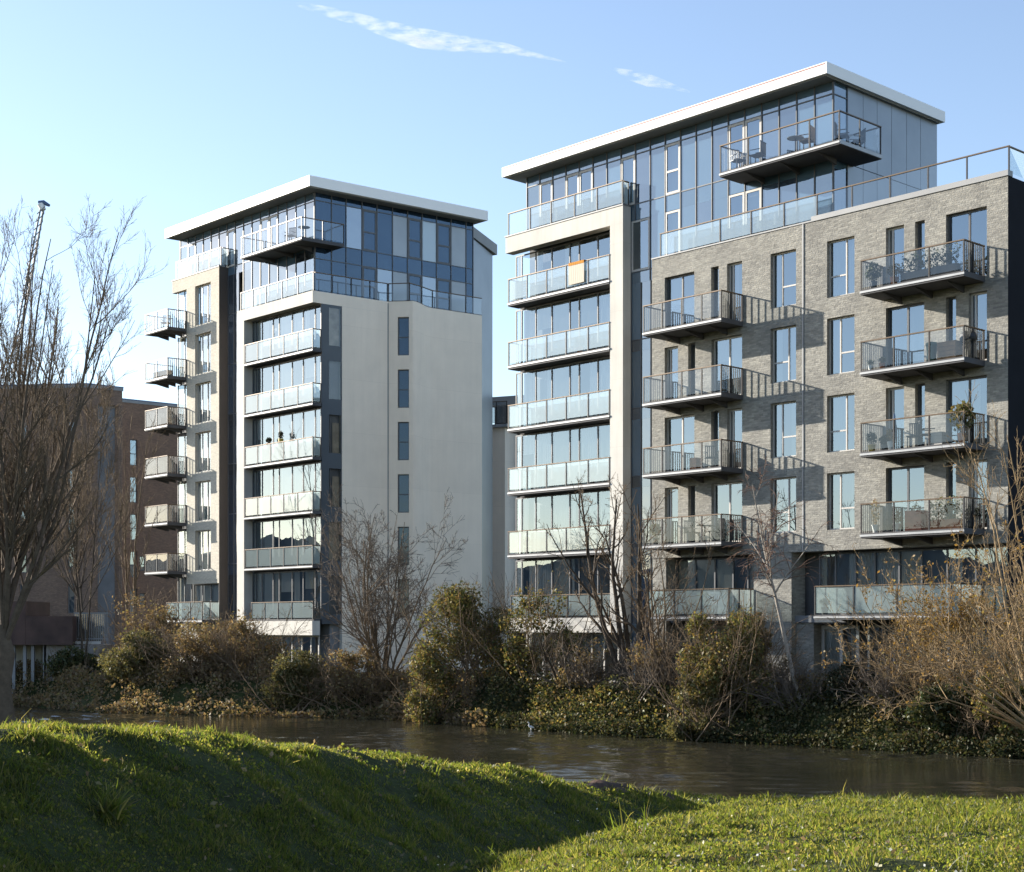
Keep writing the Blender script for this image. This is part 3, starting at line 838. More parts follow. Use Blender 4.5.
def crest(x, y):
    best = np.full(x.shape, 1e9); T = np.zeros(x.shape); ZC = np.zeros(x.shape); YC = np.zeros(x.shape)
    for (ax, ay, az), (bx, by, bz) in zip(CR, CR[1:]):
        dx, dy = bx - ax, by - ay
        L2 = dx * dx + dy * dy
        t = np.clip(((x - ax) * dx + (y - ay) * dy) / L2, 0, 1)
        px, py = ax + t * dx, ay + t * dy
        d = np.hypot(x - px, y - py)
        sgn = np.sign((x - px) * dy - (y - py) * dx)
        m = d < best
        best = np.where(m, d, best); T = np.where(m, d * np.where(sgn == 0, 1, sgn), T)
        ZC = np.where(m, az + t * (bz - az), ZC); YC = np.where(m, py, YC)
    return T, ZC, YC
def zground(x, y, fine=True):
    x = np.asarray(x, float); y = np.asarray(y, float)
    t, zc, yc = crest(x, y)
    slope = np.interp(yc, [10, 20, 30, 35], [0.66, 0.64, 0.5, 0.25])
    a = np.maximum(t, 0)
    right = slope * (a - 0.55 * (1 - np.exp(-a / 0.55)))
    b = np.maximum(-t, 0)
    left = 0.03 * b + 0.07 * np.maximum(b - 0.8, 0)
    zm = zc - np.where(t > 0, right, left)
    zr = np.where(y < 9, 2.56, 2.56 - 0.086 * (np.maximum(y, 9) - 9))
    tb = np.interp(yc, [10, 12, 20, 28, 33], [4.3, 4.1, 2.9, 1.7, 0.8])
    dip = np.interp(yc, [10, 20, 30, 35], [0.42, 0.35, 0.15, 0.0])
    zr = zr - dip * np.exp(-((t - 0.62 * tb) / (0.33 * tb)) ** 2)
    zr = np.maximum(zr, 0.22)
    k = 0.08
    z = np.maximum(zm, zr) + k * np.log1p(np.exp(-np.abs(zm - zr) / k))
    z = np.maximum(z, 0.25)
    if fine:
        z = z - 0.07 + (0.12 * vnoise(x, y, 2.3, 1) + 0.13 * vnoise(x, y, 0.85, 2) + 0.11 * vnoise(x, y, 0.42, 3)) * np.clip((np.hypot(x, y) - 3) / 5, 0, 1)
    gn = ynear(x) - y + 0.7 * vnoise(x, y, 1.9, 5)
    s = np.clip(gn / 1.3, 0, 1); s = s * s * (3 - 2 * s)
    znear = -0.7 + (z + 0.7) * s
    gf = y - yfar(x) + 0.5 * vnoise(x, y, 3.0, 6)
    f = np.clip((gf + 0.8) / 3.2, 0, 1); f = f * f * (3 - 2 * f)
    zfar = -0.7 + 2.2 * f + 0.12 * vnoise(x, y, 1.3, 7) * np.clip(gf, 0, 1) * np.clip(3.5 - gf, 0, 1)
    return np.where(y > (ynear(x) + yfar(x)) / 2, zfar, znear)
def axis(lo, hi, step, far0, far1):
    m = list(np.arange(lo, hi, step))
    s, p = step, lo; left = []
    while p > far0:
        s = min(s * 1.18, 60); p -= s; left.append(p)
    s, p = step, m[-1]; right = []
    while p < far1:
        s = min(s * 1.10, 60) if hi < 20 else min(s * 1.18, 60); p += s; right.append(p)
    return np.array(left[::-1] + m + right)
xs = axis(-9, 14, 0.13, -1500, 1500)
ys = np.concatenate([axis(7.5, 40, 0.13, -300, 41)[:], np.arange(41.6, 112, 0.6), np.geomspace(113, 3000, 40)])
X, Y = np.meshgrid(xs, ys, indexing='ij')
Z = zground(X, Y)
Vg = np.stack([X, Y, Z], -1).reshape(-1, 3)
nx, ny = X.shape
ii, jj = np.meshgrid(np.arange(nx - 1), np.arange(ny - 1), indexing='ij')
q = (ii * ny + jj).ravel()
Fg = np.stack([q, q + ny, q + ny + 1, q + 1], -1)

t = NT('soil')
f = t.noise(1.4, detail=6, rough=0.65)
f2 = t.noise(14.0, detail=4)
c = t.ramp(f, [(0.32, (0.030, 0.034, 0.014)), (0.55, (0.045, 0.055, 0.018)), (0.75, (0.070, 0.058, 0.034))])
c = t.mix(0.6, c, t.ramp(f2, [(0.3, (0.5, 0.5, 0.5)), (0.7, (1.4, 1.4, 1.4))]), 'MULTIPLY')
t.done(t.bsdf(Base_Color=c, Roughness=0.95, Specular_IOR_Level=0.1, Normal=t.bump(f2, 0.6, 0.05)))
g = np_mesh('ground', Vg, Fg, 'soil', smooth=True); g['kind'] = 'structure'

t = NT('river_water')
co = t.n("TexCoord").outputs['Object']
mp = t.n("Mapping", {'Vector': co, 'Scale': (1.0, 1.6, 1.0), 'Rotation': (0, 0, R_(-35))})
w1 = t.noise(0.55, mp.outputs[0], 2, 0.5)
w2 = t.noise(3.2, mp.outputs[0], 3, 0.55)
w3 = t.noise(11.0, mp.outputs[0], 2, 0.5)
calm = t.ramp(t.noise(0.13, co, 3), [(0.42, (0.06, 0.06, 0.06)), (0.60, (1, 1, 1))])
h = t.math('ADD', t.math('MULTIPLY', w1, 0.22), t.math('MULTIPLY', calm, t.math('ADD', t.math('MULTIPLY', w2, 0.32), t.math('MULTIPLY', w3, 0.09))))
mur = t.ramp(t.noise(0.3, co, 4), [(0.3, (0.024, 0.023, 0.015)), (0.7, (0.040, 0.037, 0.026))])
t.done(t.bsdf(Base_Color=mur, Roughness=0.045, IOR=1.33, Specular_IOR_Level=0.6, Normal=t.bump(w3, 0.10, 0.03)))
g_ = np.random.default_rng(91)
us = np.concatenate([np.arange(-400, -36, 14.0), np.arange(-34, 26, 0.115), np.arange(28, 400, 14.0)])
vs = np.concatenate([[0.0], np.linspace(0.04, 0.96, 150), [1.0]])
U, Wv = np.meshgrid(us, vs, indexing='ij')
yn, yf = ynear(us) - 3, yfar(us) + 3
XW = U; YW = yn[:, None] + (yf - yn)[:, None] * Wv
calm_ = np.clip(0.55 + 1.5 * vnoise(XW + 0.4 * YW, YW, 5.0, 61) + 0.7 * vnoise(XW, YW * 2, 1.7, 62), 0.12, 1.25)
H = np.zeros_like(XW)
for i in range(34):
    lam = 0.42 * (3.6 ** g_.random()); th = R_(-35) + g_.normal(0, 0.75)
    kx, ky = 2 * math.pi / lam * math.sin(th), 2 * math.pi / lam * math.cos(th)
    H += 0.0225 * lam / (2 * math.pi) * 1.4142 * np.sin(kx * XW + ky * YW + g_.random() * 6.283)
H *= calm_ * ((XW > -34) & (XW < 26))
VW = np.stack([XW, YW, H], -1).reshape(-1, 3)
nu, nv = XW.shape
ii, jj = np.meshgrid(np.arange(nu - 1), np.arange(nv - 1), indexing='ij')
q = (ii * nv + jj).ravel()
wo = np_mesh('river_water', VW, np.stack([q, q + nv, q + nv + 1, q + 1], -1), 'river_water', smooth=True); wo['kind'] = 'structure'

# ------------------------------------------------------------------ plants: materials and generators
def leafmat(name, cols, trans=0.36, rough=0.5, gloss=0.025, gain=(1.45, 1.35, 0.9)):
    t = NT(name)
    r = t.geo_rand()
    n = len(cols)
    c = t.ramp(r, [((i + 0.5) / n, cols[i]) for i in range(n)])
    d = t.n("BsdfDiffuse", {'Color': c}).outputs[0]
    tc = t.mix(1.0, c, gain, 'MULTIPLY')
    tr = t.n("BsdfTranslucent", {'Color': tc}).outputs[0]
    gl = t.n("BsdfGlossy", {'Roughness': rough, 'Color': (0.9, 0.9, 0.85, 1)}).outputs[0]
    s = t.n("MixShader", {0: trans, 1: d, 2: tr}).outputs[0]
    t.done(t.n("MixShader", {0: gloss, 1: s, 2: gl}).outputs[0])
leafmat('leaf_olive', [(0.115, 0.118, 0.048), (0.15, 0.14, 0.06), (0.19, 0.15, 0.07), (0.10, 0.10, 0.042)])
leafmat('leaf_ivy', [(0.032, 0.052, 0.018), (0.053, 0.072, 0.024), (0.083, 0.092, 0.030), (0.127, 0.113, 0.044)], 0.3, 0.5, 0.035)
leafmat('leaf_dark_ivy', [(0.027, 0.039, 0.017), (0.042, 0.054, 0.021), (0.068, 0.068, 0.030), (0.090, 0.072, 0.036)], 0.3, 0.5, 0.015)  # darker, less glossy ivy for the bank
leafmat('leaf_brown', [(0.200, 0.137, 0.082), (0.273, 0.191, 0.109), (0.164, 0.127, 0.073), (0.237, 0.200, 0.091)])
leafmat('leaf_gold', [(0.24, 0.145, 0.045), (0.30, 0.19, 0.06), (0.19, 0.11, 0.04), (0.26, 0.20, 0.07)], 0.4)
leafmat('leaf_mixed', [(0.100, 0.118, 0.036), (0.182, 0.173, 0.055), (0.291, 0.227, 0.082), (0.218, 0.137, 0.064), (0.073, 0.091, 0.036)])
leafmat('leaf_conifer', [(0.018, 0.028, 0.014), (0.028, 0.038, 0.018), (0.05, 0.045, 0.025)], 0.15)
leafmat('grass_green', [(0.040, 0.054, 0.010), (0.060, 0.070, 0.013), (0.082, 0.082, 0.019), (0.125, 0.105, 0.042), (0.030, 0.042, 0.009), (0.050, 0.066, 0.012)], 0.66, 0.45, 0.02, (3.55, 3.45, 1.95))
leafmat('petal_white', [(0.75, 0.75, 0.72), (0.8, 0.78, 0.7)], 0.3)
def bark(name, c1, c2):
    t = NT(name)
    f = t.noise(5.0, detail=6, rough=0.7)
    c = t.ramp(f, [(0.3, c1), (0.7, c2)])
    t.done(t.bsdf(Base_Color=c, Roughness=0.9, Specular_IOR_Level=0.2, Normal=t.bump(t.noise(18.0, detail=5), 0.5, 0.03)))
bark('bark_dark', (0.055, 0.042, 0.032), (0.10, 0.08, 0.06))
bark('bark_mid', (0.085, 0.063, 0.046), (0.15, 0.112, 0.08))
bark('bark_warm', (0.14, 0.10, 0.065), (0.23, 0.17, 0.11))
bark('bark_pale', (0.22, 0.19, 0.16), (0.42, 0.38, 0.33))
bark('bark_gold', (0.24, 0.165, 0.085), (0.36, 0.26, 0.15))
bark('bark_greybrown', (0.13, 0.105, 0.085), (0.21, 0.175, 0.14))
bark('bark_red', (0.12, 0.075, 0.055), (0.18, 0.11, 0.08))

def norm(v): return v / (np.linalg.norm(v, axis=-1, keepdims=True) + 1e-9)
def tubes(pts, rad, sides):
    N_, P_, _ = pts.shape
    tg = np.empty_like(pts)
    tg[:, 1:-1] = pts[:, 2:] - pts[:, :-2]; tg[:, 0] = pts[:, 1] - pts[:, 0]; tg[:, -1] = pts[:, -1] - pts[:, -2]
    tg = norm(tg)
    ref = np.where(np.abs(tg[..., 2:3]) > 0.9, np.array([1.0, 0, 0]), np.array([0, 0, 1.0]))
    u = norm(np.cross(tg, ref)); w = np.cross(tg, u)
    an = np.arange(sides) * 2 * math.pi / sides
    V = pts[:, :, None, :] + rad[:, :, None, None] * (np.cos(an)[None, None, :, None] * u[:, :, None, :] + np.sin(an)[None, None, :, None] * w[:, :, None, :])
    idx = np.arange(N_ * P_ * sides).reshape(N_, P_, sides)
    a = idx[:, :-1, :]; b = np.roll(a, -1, axis=2); d = idx[:, 1:, :]; c = np.roll(d, -1, axis=2)
    return V.reshape(-1, 3), np.stack([a, b, c, d], -1).reshape(-1, 4)
def join(parts):
    Vs, Fs, o = [], [], 0
    for V, F_ in parts:
        Vs.append(V); Fs.append(F_ + o); o += len(V)
    return np.concatenate(Vs), np.concatenate(Fs)
def grow(g_, start, dirs, length, r0, P_, wig, trop, taper=0.25):
    """N branches at once: wandering lines with an upward (or drooping) pull."""
    n = len(start)
    pts = np.empty((n, P_, 3)); pts[:, 0] = start
    d = norm(dirs)
    step = (length / (P_ - 1))[:, None]
    for i in range(1, P_):
        d = norm(d + g_.normal(0, wig, (n, 3)) + np.array([0, 0, trop]))
        pts[:, i] = pts[:, i - 1] + d * step
    rad = r0[:, None] * np.linspace(1, taper, P_)[None, :]
    return pts, rad
def shoots(g_, pts, rad, n_each, tmin, tmax, ang, lenf, rf, lenbase):
    """child starts along parent lines"""
    n, P_, _ = pts.shape
    k = n_each
    par = np.repeat(np.arange(n), k)
    tt = g_.uniform(tmin, tmax, n * k) * (P_ - 1)
    i = np.minimum(tt.astype(int), P_ - 2); f_ = (tt - i)[:, None]
    p0, p1 = pts[par, i], pts[par, i + 1]
    st = p0 + (p1 - p0) * f_
    tan = norm(p1 - p0)
    rnd_ = norm(np.cross(tan, g_.normal(0, 1, (n * k, 3))))
    a = g_.uniform(ang[0], ang[1], n * k)[:, None]
    dr = tan * np.cos(a) + rnd_ * np.sin(a)
    rr = (rad[par, i] * (1 - f_[:, 0]) + rad[par, i + 1] * f_[:, 0]) * rf
    le = lenbase[par] * lenf * g_.uniform(0.6, 1.25, n * k) * (1.15 - 0.6 * tt / (P_ - 1))
    return st, dr, le, rr
def make_tree(name, label, cat, base, stems, height, r0, seed, mats=('bark_dark', 'bark_warm'), levels=((7, .35, 1.), (6, .45, .9), (6, .4, .8)),
              spread=0.25, trop=(0.02, 0.05, 0.06, 0.05), lean=(0, 0), rmin=0.010, group=None, wig=0.10, ang=(0.4, 0.9), leaves=None, tmin=0.25, dirs=None, ctop=0.95, fork=0.0, thin=1.0):
    """tapered trunk(s) with limbs (part 'trunk') and fine branches (part 'crown')"""
    g_ = np.random.default_rng(seed)
    root = thing(name, label, cat, base, group)
    b = np.array(base, float)
    n = stems
    st = b + g_.normal(0, r0 * (0.8 if n > 1 else 0), (n, 3)) * np.array([1, 1, 0]) - np.array([0, 0, 0.35])
    if fork:
        st = b + np.stack([g_.normal(0, r0 * .25, n), g_.normal(0, r0 * .25, n), fork * g_.uniform(0.85, 1.02, n)], 1)
        bole = np.array([[b + np.array([0.02 * i * (-1) ** i, 0, -0.3 + (fork + 0.3) * i / 5]) for i in range(6)]])
        brad = np.array([[r0 * q for q in (1.55, 1.2, 1.08, 1.04, 1.0, 0.75)]])
    if dirs is not None:
        dr = np.array(dirs, float)
    else:
        dr = np.array([lean[0], lean[1], 1.0]) + g_.normal(0, spread if n > 1 else 0.03, (n, 3)) * np.array([1, 1, 0])
    le = height * g_.uniform(0.75, 1.0, n) if n > 1 else np.array([height * 1.0])
    rr = r0 * (g_.uniform(0.6, 1.0, n) if n > 1 else np.ones(1))
    rr = rr * thin
    pts, rad = grow(g_, st, dr, le, rr, 12, wig * 0.55, trop[0], 0.16)
    rad[:, 0] *= 1.35
    if fork: rad[:, 0] /= 1.35
    thick = [tubes(pts, rad, 9)]
    if fork: thick.append(tubes(bole, brad, 12))
    fine, tips = [], []
    lb = le
    for L, (k, lf, rf) in enumerate(levels):
        st, dr, le2, rr = shoots(g_, pts, rad, k, tmin if L == 0 else 0.15, ctop, ang, lf, 0.62, lb)
        rr = np.maximum(rr, rmin)
        pts, rad = grow(g_, st, dr, le2, rr, (9, 7, 5, 5)[L], wig * (1, 1.2, 1.4, 1.4)[L], trop[L + 1], 0.25)
        rad = np.maximum(rad, rmin * 0.6)
        (thick if L == 0 else fine).append(tubes(pts, rad, (6, 4, 3, 3)[L]))
        tips.append(pts)
        lb = le2
    V, F_ = join(thick); np_mesh('trunk', V, F_, mats[0], root, smooth=True)
    if fine:
        V, F_ = join(fine); np_mesh('crown', V, F_, mats[1], root, smooth=True)
    if leaves:
        nl, size, lm = leaves
        P2 = tips[-1]
        i = g_.integers(0, P2.shape[0], nl); f_ = g_.uniform(0.1, 1, nl) * (P2.shape[1] - 1)
        j = np.minimum(f_.astype(int), P2.shape[1] - 2); ff = (f_ - j)[:, None]
        c_ = P2[i, j] * (1 - ff) + P2[i, j + 1] * ff + g_.normal(0, size, (nl, 3))
        V, F_ = leaf_quads(g_, c_, size)
        np_mesh('foliage', V, F_, lm, root)
    return root
def leaf_quads(g_, c, size, up=None, aspect=0.6):
    n = len(c)
    u = norm(g_.normal(0, 1, (n, 3))); w = g_.normal(0, 1, (n, 3))
    if up is not None: w = w + up
    v = norm(np.cross(u, w))
    s = (size * g_.uniform(0.45, 1.35, n))[:, None]
    a, b_ = u * s, v * s * aspect
    V = np.stack([c - a, c + b_, c + a, c - b_], 1).reshape(-1, 3)
    return V, np.arange(4 * n).reshape(n, 4)
def make_shrub(name, label, x, y, w, dpt, h, n, size, mat, seed, stems=14, group=None, cat='shrub', z0=None, stem_mat='bark_warm', lumps=9, sparse=0.0, shape=1.0, twigs=0):
    n, size = int(n * 1.6), size * 0.76
    g_ = np.random.default_rng(seed)
    z0 = float(zground(np.array([x]), np.array([y]))[0]) - 0.1 if z0 is None else z0
    root = thing(name, label, cat, (x, y, z0), group)
    b = np.array([x, y, z0])
    # uneven lumps inside the outline
    lc = g_.uniform(-1, 1, (lumps, 3)); lc[:, 2] = g_.uniform(0.12, 0.78, lumps)
    fall = np.clip(1.15 - shape * lc[:, 2:3], 0.25, 1)
    lc[:, :2] *= fall * 0.74
    lr = g_.uniform(0.16, 0.42, lumps)
    i = g_.integers(0, lumps, n)
    dr = norm(g_.normal(0, 1, (n, 3)))
    rad = lr[i] * (g_.uniform(0.25, 1, n) ** 0.45) * (1 + 0.22 * g_.normal(0, 1, n) * (g_.random(n) < 0.35))
    p = lc[i] + dr * rad[:, None] * np.array([1, 1, 0.62])
    p = p[p[:, 2] > 0.0]
    c = b + p * np.array([w / 2, dpt / 2, h])
    # clumps: leaf density varies so that light and gaps come through
    dens = vnoise(c[:, 0] * 1.0 + c[:, 2] * 0.7, c[:, 1] + c[:, 2] * 1.1, 0.45, seed % 50) + 0.5
    c = c[g_.random(len(c)) < np.clip(-0.12 + 1.75 * dens - sparse, 0, 1)]
    c = c + g_.normal(0, .05, c.shape)
    V, F_ = leaf_quads(g_, c, size * g_.uniform(.6, 1.4, len(c)))
    np_mesh('foliage', V, F_, mat, root)
    if stems:
        stems = int(stems * 1.6)
        st = b + g_.normal(0, 1, (stems, 3)) * np.array([w * 0.12, dpt * 0.12, 0]) - np.array([0, 0, .2])
        d0 = np.concatenate([g_.normal(0, 0.45, (stems, 2)) * np.array([[min(1.6, w / h), 1]]), np.ones((stems, 1))], 1)
        pts, rd = grow(g_, st, d0, h * g_.uniform(0.6, 1.2, stems), g_.uniform(0.018, 0.04, stems), 7, 0.13, 0.0, 0.3)
        prt = [tubes(pts, rd, 4)]
        k = twigs or 7
        st, d1, l1, r1 = shoots(g_, pts, rd, k, 0.2, 0.98, (0.3, 1.0), 0.42, 0.5, h * np.ones(stems))
        p1, q1 = grow(g_, st, d1, l1, np.maximum(r1, 0.009), 5, 0.16, 0.03, 0.3)
        prt.append(tubes(p1, np.maximum(q1, 0.006), 3))
        st, d1, l1, r1 = shoots(g_, p1, q1, 3, 0.2, 0.98, (0.3, 1.0), 0.5, 0.6, l1)
        p1, q1 = grow(g_, st, d1, l1, np.maximum(r1, 0.007), 4, 0.16, 0.03, 0.4)
        prt.append(tubes(p1, np.maximum(q1, 0.005), 3))
        V, F_ = join(prt)
        np_mesh('stem', V, F_, stem_mat, root, smooth=True)
    return root
def at(px, Y): return (px - 512) / 1600 * Y

# ------------------------------------------------------------------ far buildings on the left and behind
def far_windows(root, fr, lst, d=0.12):
    for a0, a1, z0, z1 in lst:
        window(root, fr, a0, a1, d, z0, z1, [], {0: [z0 + (z1 - z0) * 0.45]}, 'frame_grey', 'window_glass', 0.07, 'window', 0.2)
def brown_block(label, px, Y, left, right, top, wins, mat, parapet=0.25, recess=None, e=(0.66168, -0.74978)):
    P = (at(px, Y), Y)
    e, v = e, (0.74978, 0.66168)
    _ = (0.66168, -0.74978), (0.74978, 0.66168)
    root = thing('apartment_block', label, 'apartment building', (P[0], P[1], 1.5), 'brown brick blocks by the river')
    fs = Frame(P, v, (-0.66168, 0.74978))           # face along v, inward = away from e
    mb = MB()
    holes = [h for h in wins if h[4] == 's']
    rec = [recess] if recess else []
    wall_holes(mb, fs, 0, right, 0.5, top, 0, 0.2, [h[:4] for h in holes] + [r + () for r in rec])
    fl = Frame(P, (-e[0], -e[1]), v)
    # left face: runs away from the corner; use mirrored coordinates
    fe = Frame((P[0] - e[0] * left, P[1] - e[1] * left), e, v)
    holes2 = [h for h in wins if h[4] == 'l']
    wall_holes(mb, fe, 0, left, 0.5, top, 0, 0.2, [h[:4] for h in holes2])
    mb.face([fe.pt(0, 0, top), fe.pt(left, 0, top), fe.pt(left, right, top), fe.pt(0, right, top)])
    mb.box(fe, 0.02, left - 0.02, right - 0.3, right, 0.5, top - .02)
    mb.build('brick_wall', mat, root)
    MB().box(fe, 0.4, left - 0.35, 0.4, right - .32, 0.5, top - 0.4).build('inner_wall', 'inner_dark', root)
    MB().box(fe, -0.05, left + 0.05, -0.05, right + 0.05, top + 0.004, top + parapet).build('roof', 'coping_grey', root)
    MB().box(fe, -0.06, left + 0.06, -0.06, right + 0.06, top + parapet + .004, top + parapet + 0.1).build('roof_edge', 'roof_blue_edge', root)
    far_windows(root, fs, [h[:4] for h in holes]); far_windows(root, fe, [h[:4] for h in holes2])
    return root
FLB = [1.5 + 3 * k for k in range(7)]
FLB = [1.5 + 3.3 * k for k in range(8)]
b1 = brown_block('dark brown brick block with a blue roof edge behind the big bare tree', 87, 130, 24, 3.15, 23.55,
                 [(a_, a_ + .62, f + 0.4, f + 2.8, 'l') for a_ in (22.3, 18.2, 14.6, 9.0, 4.0) for f in FLB[:6]],
                 'dark_brick', recess=(0.95, 3.0, 2.0, 22.3), e=(0.992, -0.126))
b2 = brown_block('warm brown brick block with narrow windows beside the left tower balconies', 122, 141, 4, 12, 23.9,
                 [(0.8, 1.5, f + 0.4, f + 2.7, 's') for f in FLB[1:6]] + [(1.75, 2.3, f + 1.0, f + 2.3, 's') for f in FLB[0:3]], 'brown_brick')
# rear wing between the towers
rw = thing('apartment_wing', 'low pale rear wing with a dark roof seen in the gap between the two towers', 'apartment building', (-1, 108, 1.5))
MB().box(Frame((at(484, 106), 106), (0.9, -0.43), (0.43, 0.9)), 0, 1.55, 0, 6, 1.0, 17.2).build('wall', 'white_render', rw)
MB().box(Frame((at(484, 107), 107), (0.9, -0.43), (0.43, 0.9)), 0.3, 3.6, 1.0, 7, 1.0, 18.9).build('rear_wall', 'dark_cladding', rw)
MB().box(Frame((at(484, 107), 107), (0.9, -0.43), (0.43, 0.9)), 0.0, 4.0, 0.6, 7, 18.92, 19.5).build('roof', 'soffit_grey', rw)
bl = MB().box(Frame((at(484, 105.6), 105.6), (0.9, -0.43), (0.43, 0.9)), 0.1, 1.7, 0.0, 1.6, 17.21, 17.4).build('balcony', 'edge_metal', rw)
balustrade(bl, Frame((at(484, 105.6), 105.6), (0.9, -0.43), (0.43, 0.9)), 0.15, 1.65, 0.0, 17.4, 18.9, (0.9,), 'smoked_glass')
# river-side shed with its undercroft, far left
sh = thing('river_shed', 'rust brown metal shed on a grey concrete wall above the water', 'shed', (-24, 86, 0.5))
MB().box(FW, at(44, 84), at(94, 84), 84.0, 88, -0.5, 3.1).build('concrete_wall', 'grey_concrete', sh)
MB().box(FW, at(26, 83.6), at(73, 83.6), 83.5, 88, 3.12, 4.62).build('upper_wall', 'rust_brown', sh)
MB().box(FW, -36, at(26, 83.6) - .01, 83.5, 88, 3.12, 5.4).build('side_wall', 'rust_brown', sh)
MB().box(FW, -36, at(43.5, 84), 86.5, 88, 0.3, 3.1).build('undercroft_wall', 'pale_stone', sh)
for px in (12, 23, 31, 43):
    MB().box(FW, at(px, 84), at(px, 84) + 0.16, 84.0, 84.16, 0.0, 3.1).build('post', 'coping_grey', sh)
MB().box(FW, at(73.5, 84), at(100, 84), 84.05, 84.2, 3.15, 3.3).build('ledge', 'frame_pale', sh)
fn = thing('metal_fence', 'grey see-through railing standing on the concrete river wall', 'fence', (at(87, 84.3), 84.3, 3.3))
mb = MB()
for i in range(16):
    a = at(74, 84.3) + i * 0.115
    mb.box(FW, a, a + 0.03, 84.3, 84.33, 3.3, 4.75)
mb.box(FW, at(74, 84.3), at(108, 84.3), 84.29, 84.34, 4.75, 4.82).box(FW, at(74, 84.3), at(108, 84.3), 84.29, 84.34, 3.4, 3.46)
mb.build('railing', 'coping_grey', fn)
MB().rect(FW, at(74, 84.36), at(104, 84.36), 84.36, 3.32, 4.74).build('mesh_panel', 'smoked_glass', fn)
# tower crane far behind
cr = thing('crane', 'slanting lattice crane jib with a blue tip far behind the bare tree', 'crane', (at(10, 240), 240, 0))
p0, p1 = np.array([at(5, 240), 240, 36.0]), np.array([at(43, 240), 240, 4 + (628 - 207) * .15])
mb = MB()
for s in ((-.5, -.5), (.5, -.5), (0, .5)):
    o = np.array([s[0], s[1], 0]); mb.tube([p0 + o, p1 + o * .5], [.2, .16], 4)
for i in range(26):
    a = p0 + (p1 - p0) * i / 26; b_ = p0 + (p1 - p0) * (i + 1) / 26
    mb.tube([a + np.array([-.5, -.5, 0]), b_ + np.array([.5, -.5, 0])], [.09, .09], 3)
    mb.tube([a + np.array([.5, -.5, 0]), b_ + np.array([0, .5, 0])], [.09, .09], 3)
mb.build('jib', 'coping_grey', cr)
mb = MB(); mb.tube([p0 + np.array([0, 0, -36.]), p0 + np.array([0, 0, -.5])], [.6, .6], 6); mb.build('mast', 'edge_metal', cr)
mb = MB(); mb.tube([p1 + np.array([-.7, 0, .75]), p1 + np.array([.0, 0, .7]), p1 + np.array([1.0, 0, .2])], [.22, .38, .2], 6); mb.build('jib_head', 'roof_blue_edge', cr)
mb = MB(); mb.tube([p1 + np.array([-.35, -.1, .4]), p1 + np.array([.1, -.1, -.5])], [.5, .42], 8); mb.build('pulley', 'white_metal', cr)

# ------------------------------------------------------------------ trees
def zg(x, y): return float(zground(np.array([x]), np.array([y]))[0])
x = at(4, 45); make_tree('willow_tree', 'big bare willow with a thick dark trunk at the left edge of the picture', 'tree', (x, 45, zg(x, 45)), 13, 12.6, 0.235, 3,
          ('bark_mid', 'bark_warm'), ((14, .28, 1.), (10, .42, 1.), (7, .40, 1.)), trop=(0.07, 0.14, 0.10, 0.06), wig=0.09, ang=(0.25, 0.8), tmin=0.10, rmin=0.0055,
          fork=3.9, thin=.38, dirs=[(.24, .2, 1.), (.17, -.3, 1.1), (.20, .3, 1.3), (.12, -.2, 1.6), (.05, .3, 1.8), (-.1, -.3, 1.6), (-.3, .2, 1.2), (-.5, -.2, 1), (.28, .3, .8), (.02, .1, 2.2), (.33, -.1, .75), (-.2, .4, 1.7), (.16, 0, 1.5)])
x = at(62, 80); make_tree('bare_tree', 'tall thin bare tree in front of the dark brown block, right of the willow', 'tree', (x, 84, 1.3), 4, 15.0, 0.085, 9,
          ('bark_dark', 'bark_warm'), ((14, .42, 1.), (9, .42, 1.), (7, .40, 1.)), trop=(0.0, 0.09, 0.08, 0.06), wig=0.07, spread=0.06, rmin=0.013, ang=(.3, .8))
x = at(128, 92); make_tree('bare_tree', 'slender bare sapling rising between the brown blocks and the left tower', 'tree', (x, 92, 1.4), 2, 17.5, 0.11, 12,
          ('bark_warm', 'bark_warm'), ((12, .34, 1.), (6, .42, 1.)), trop=(0.02, 0.10, 0.06, .05), wig=0.07, spread=0.06, rmin=0.013, ang=(.3, .7))
x = at(382, 72.5); make_tree('bare_tree', 'fan of bare pale stems in front of the curved white wall', 'tree', (x, 72.5, 0.9), 13, 9.0, 0.075, 21,
          ('bark_warm', 'bark_greybrown'), ((9, .42, 1.), (7, .44, 1.), (5, .42, 1.)), trop=(0.0, 0.04, 0.03, 0.02), wig=0.12, spread=0.26, rmin=0.011, tmin=.2)
x = at(634, 61.5); make_tree('bare_tree', 'dark thick-stemmed bare tree before the foot of the stone frame', 'tree', (x, 62, 1.0), 4, 9.2, 0.17, 31,
          ('bark_dark', 'bark_warm'), ((8, .40, 1.), (6, .42, 1.), (4, .4, 1.)), trop=(0.0, 0.05, 0.04, 0.02), wig=0.12, spread=0.13, rmin=0.010)
x = at(664, 60.5); make_tree('bare_tree', 'pale bare multi-stemmed tree in front of the lower left balconies of the brick front', 'tree', (x, 60.8, 1.0), 6, 7.6, 0.075, 37,
          ('bark_warm', 'bark_warm'), ((7, .42, 1.), (6, .42, 1.), (3, .4, 1.)), trop=(0.0, 0.05, 0.04, 0.02), wig=0.12, spread=0.16, rmin=0.010)
x = at(574, 63); make_tree('bare_tree', 'small crooked dark tree leaning left over the ivy bank', 'tree', (x, 63.6, 1.1), 2, 4.8, 0.085, 41,
          ('bark_dark', 'bark_dark'), ((6, .45, 1.), (6, .42, 1.)), trop=(0.0, 0.02, 0.02, 0.02), wig=0.18, spread=0.3, rmin=0.011, lean=(-.25, 0))
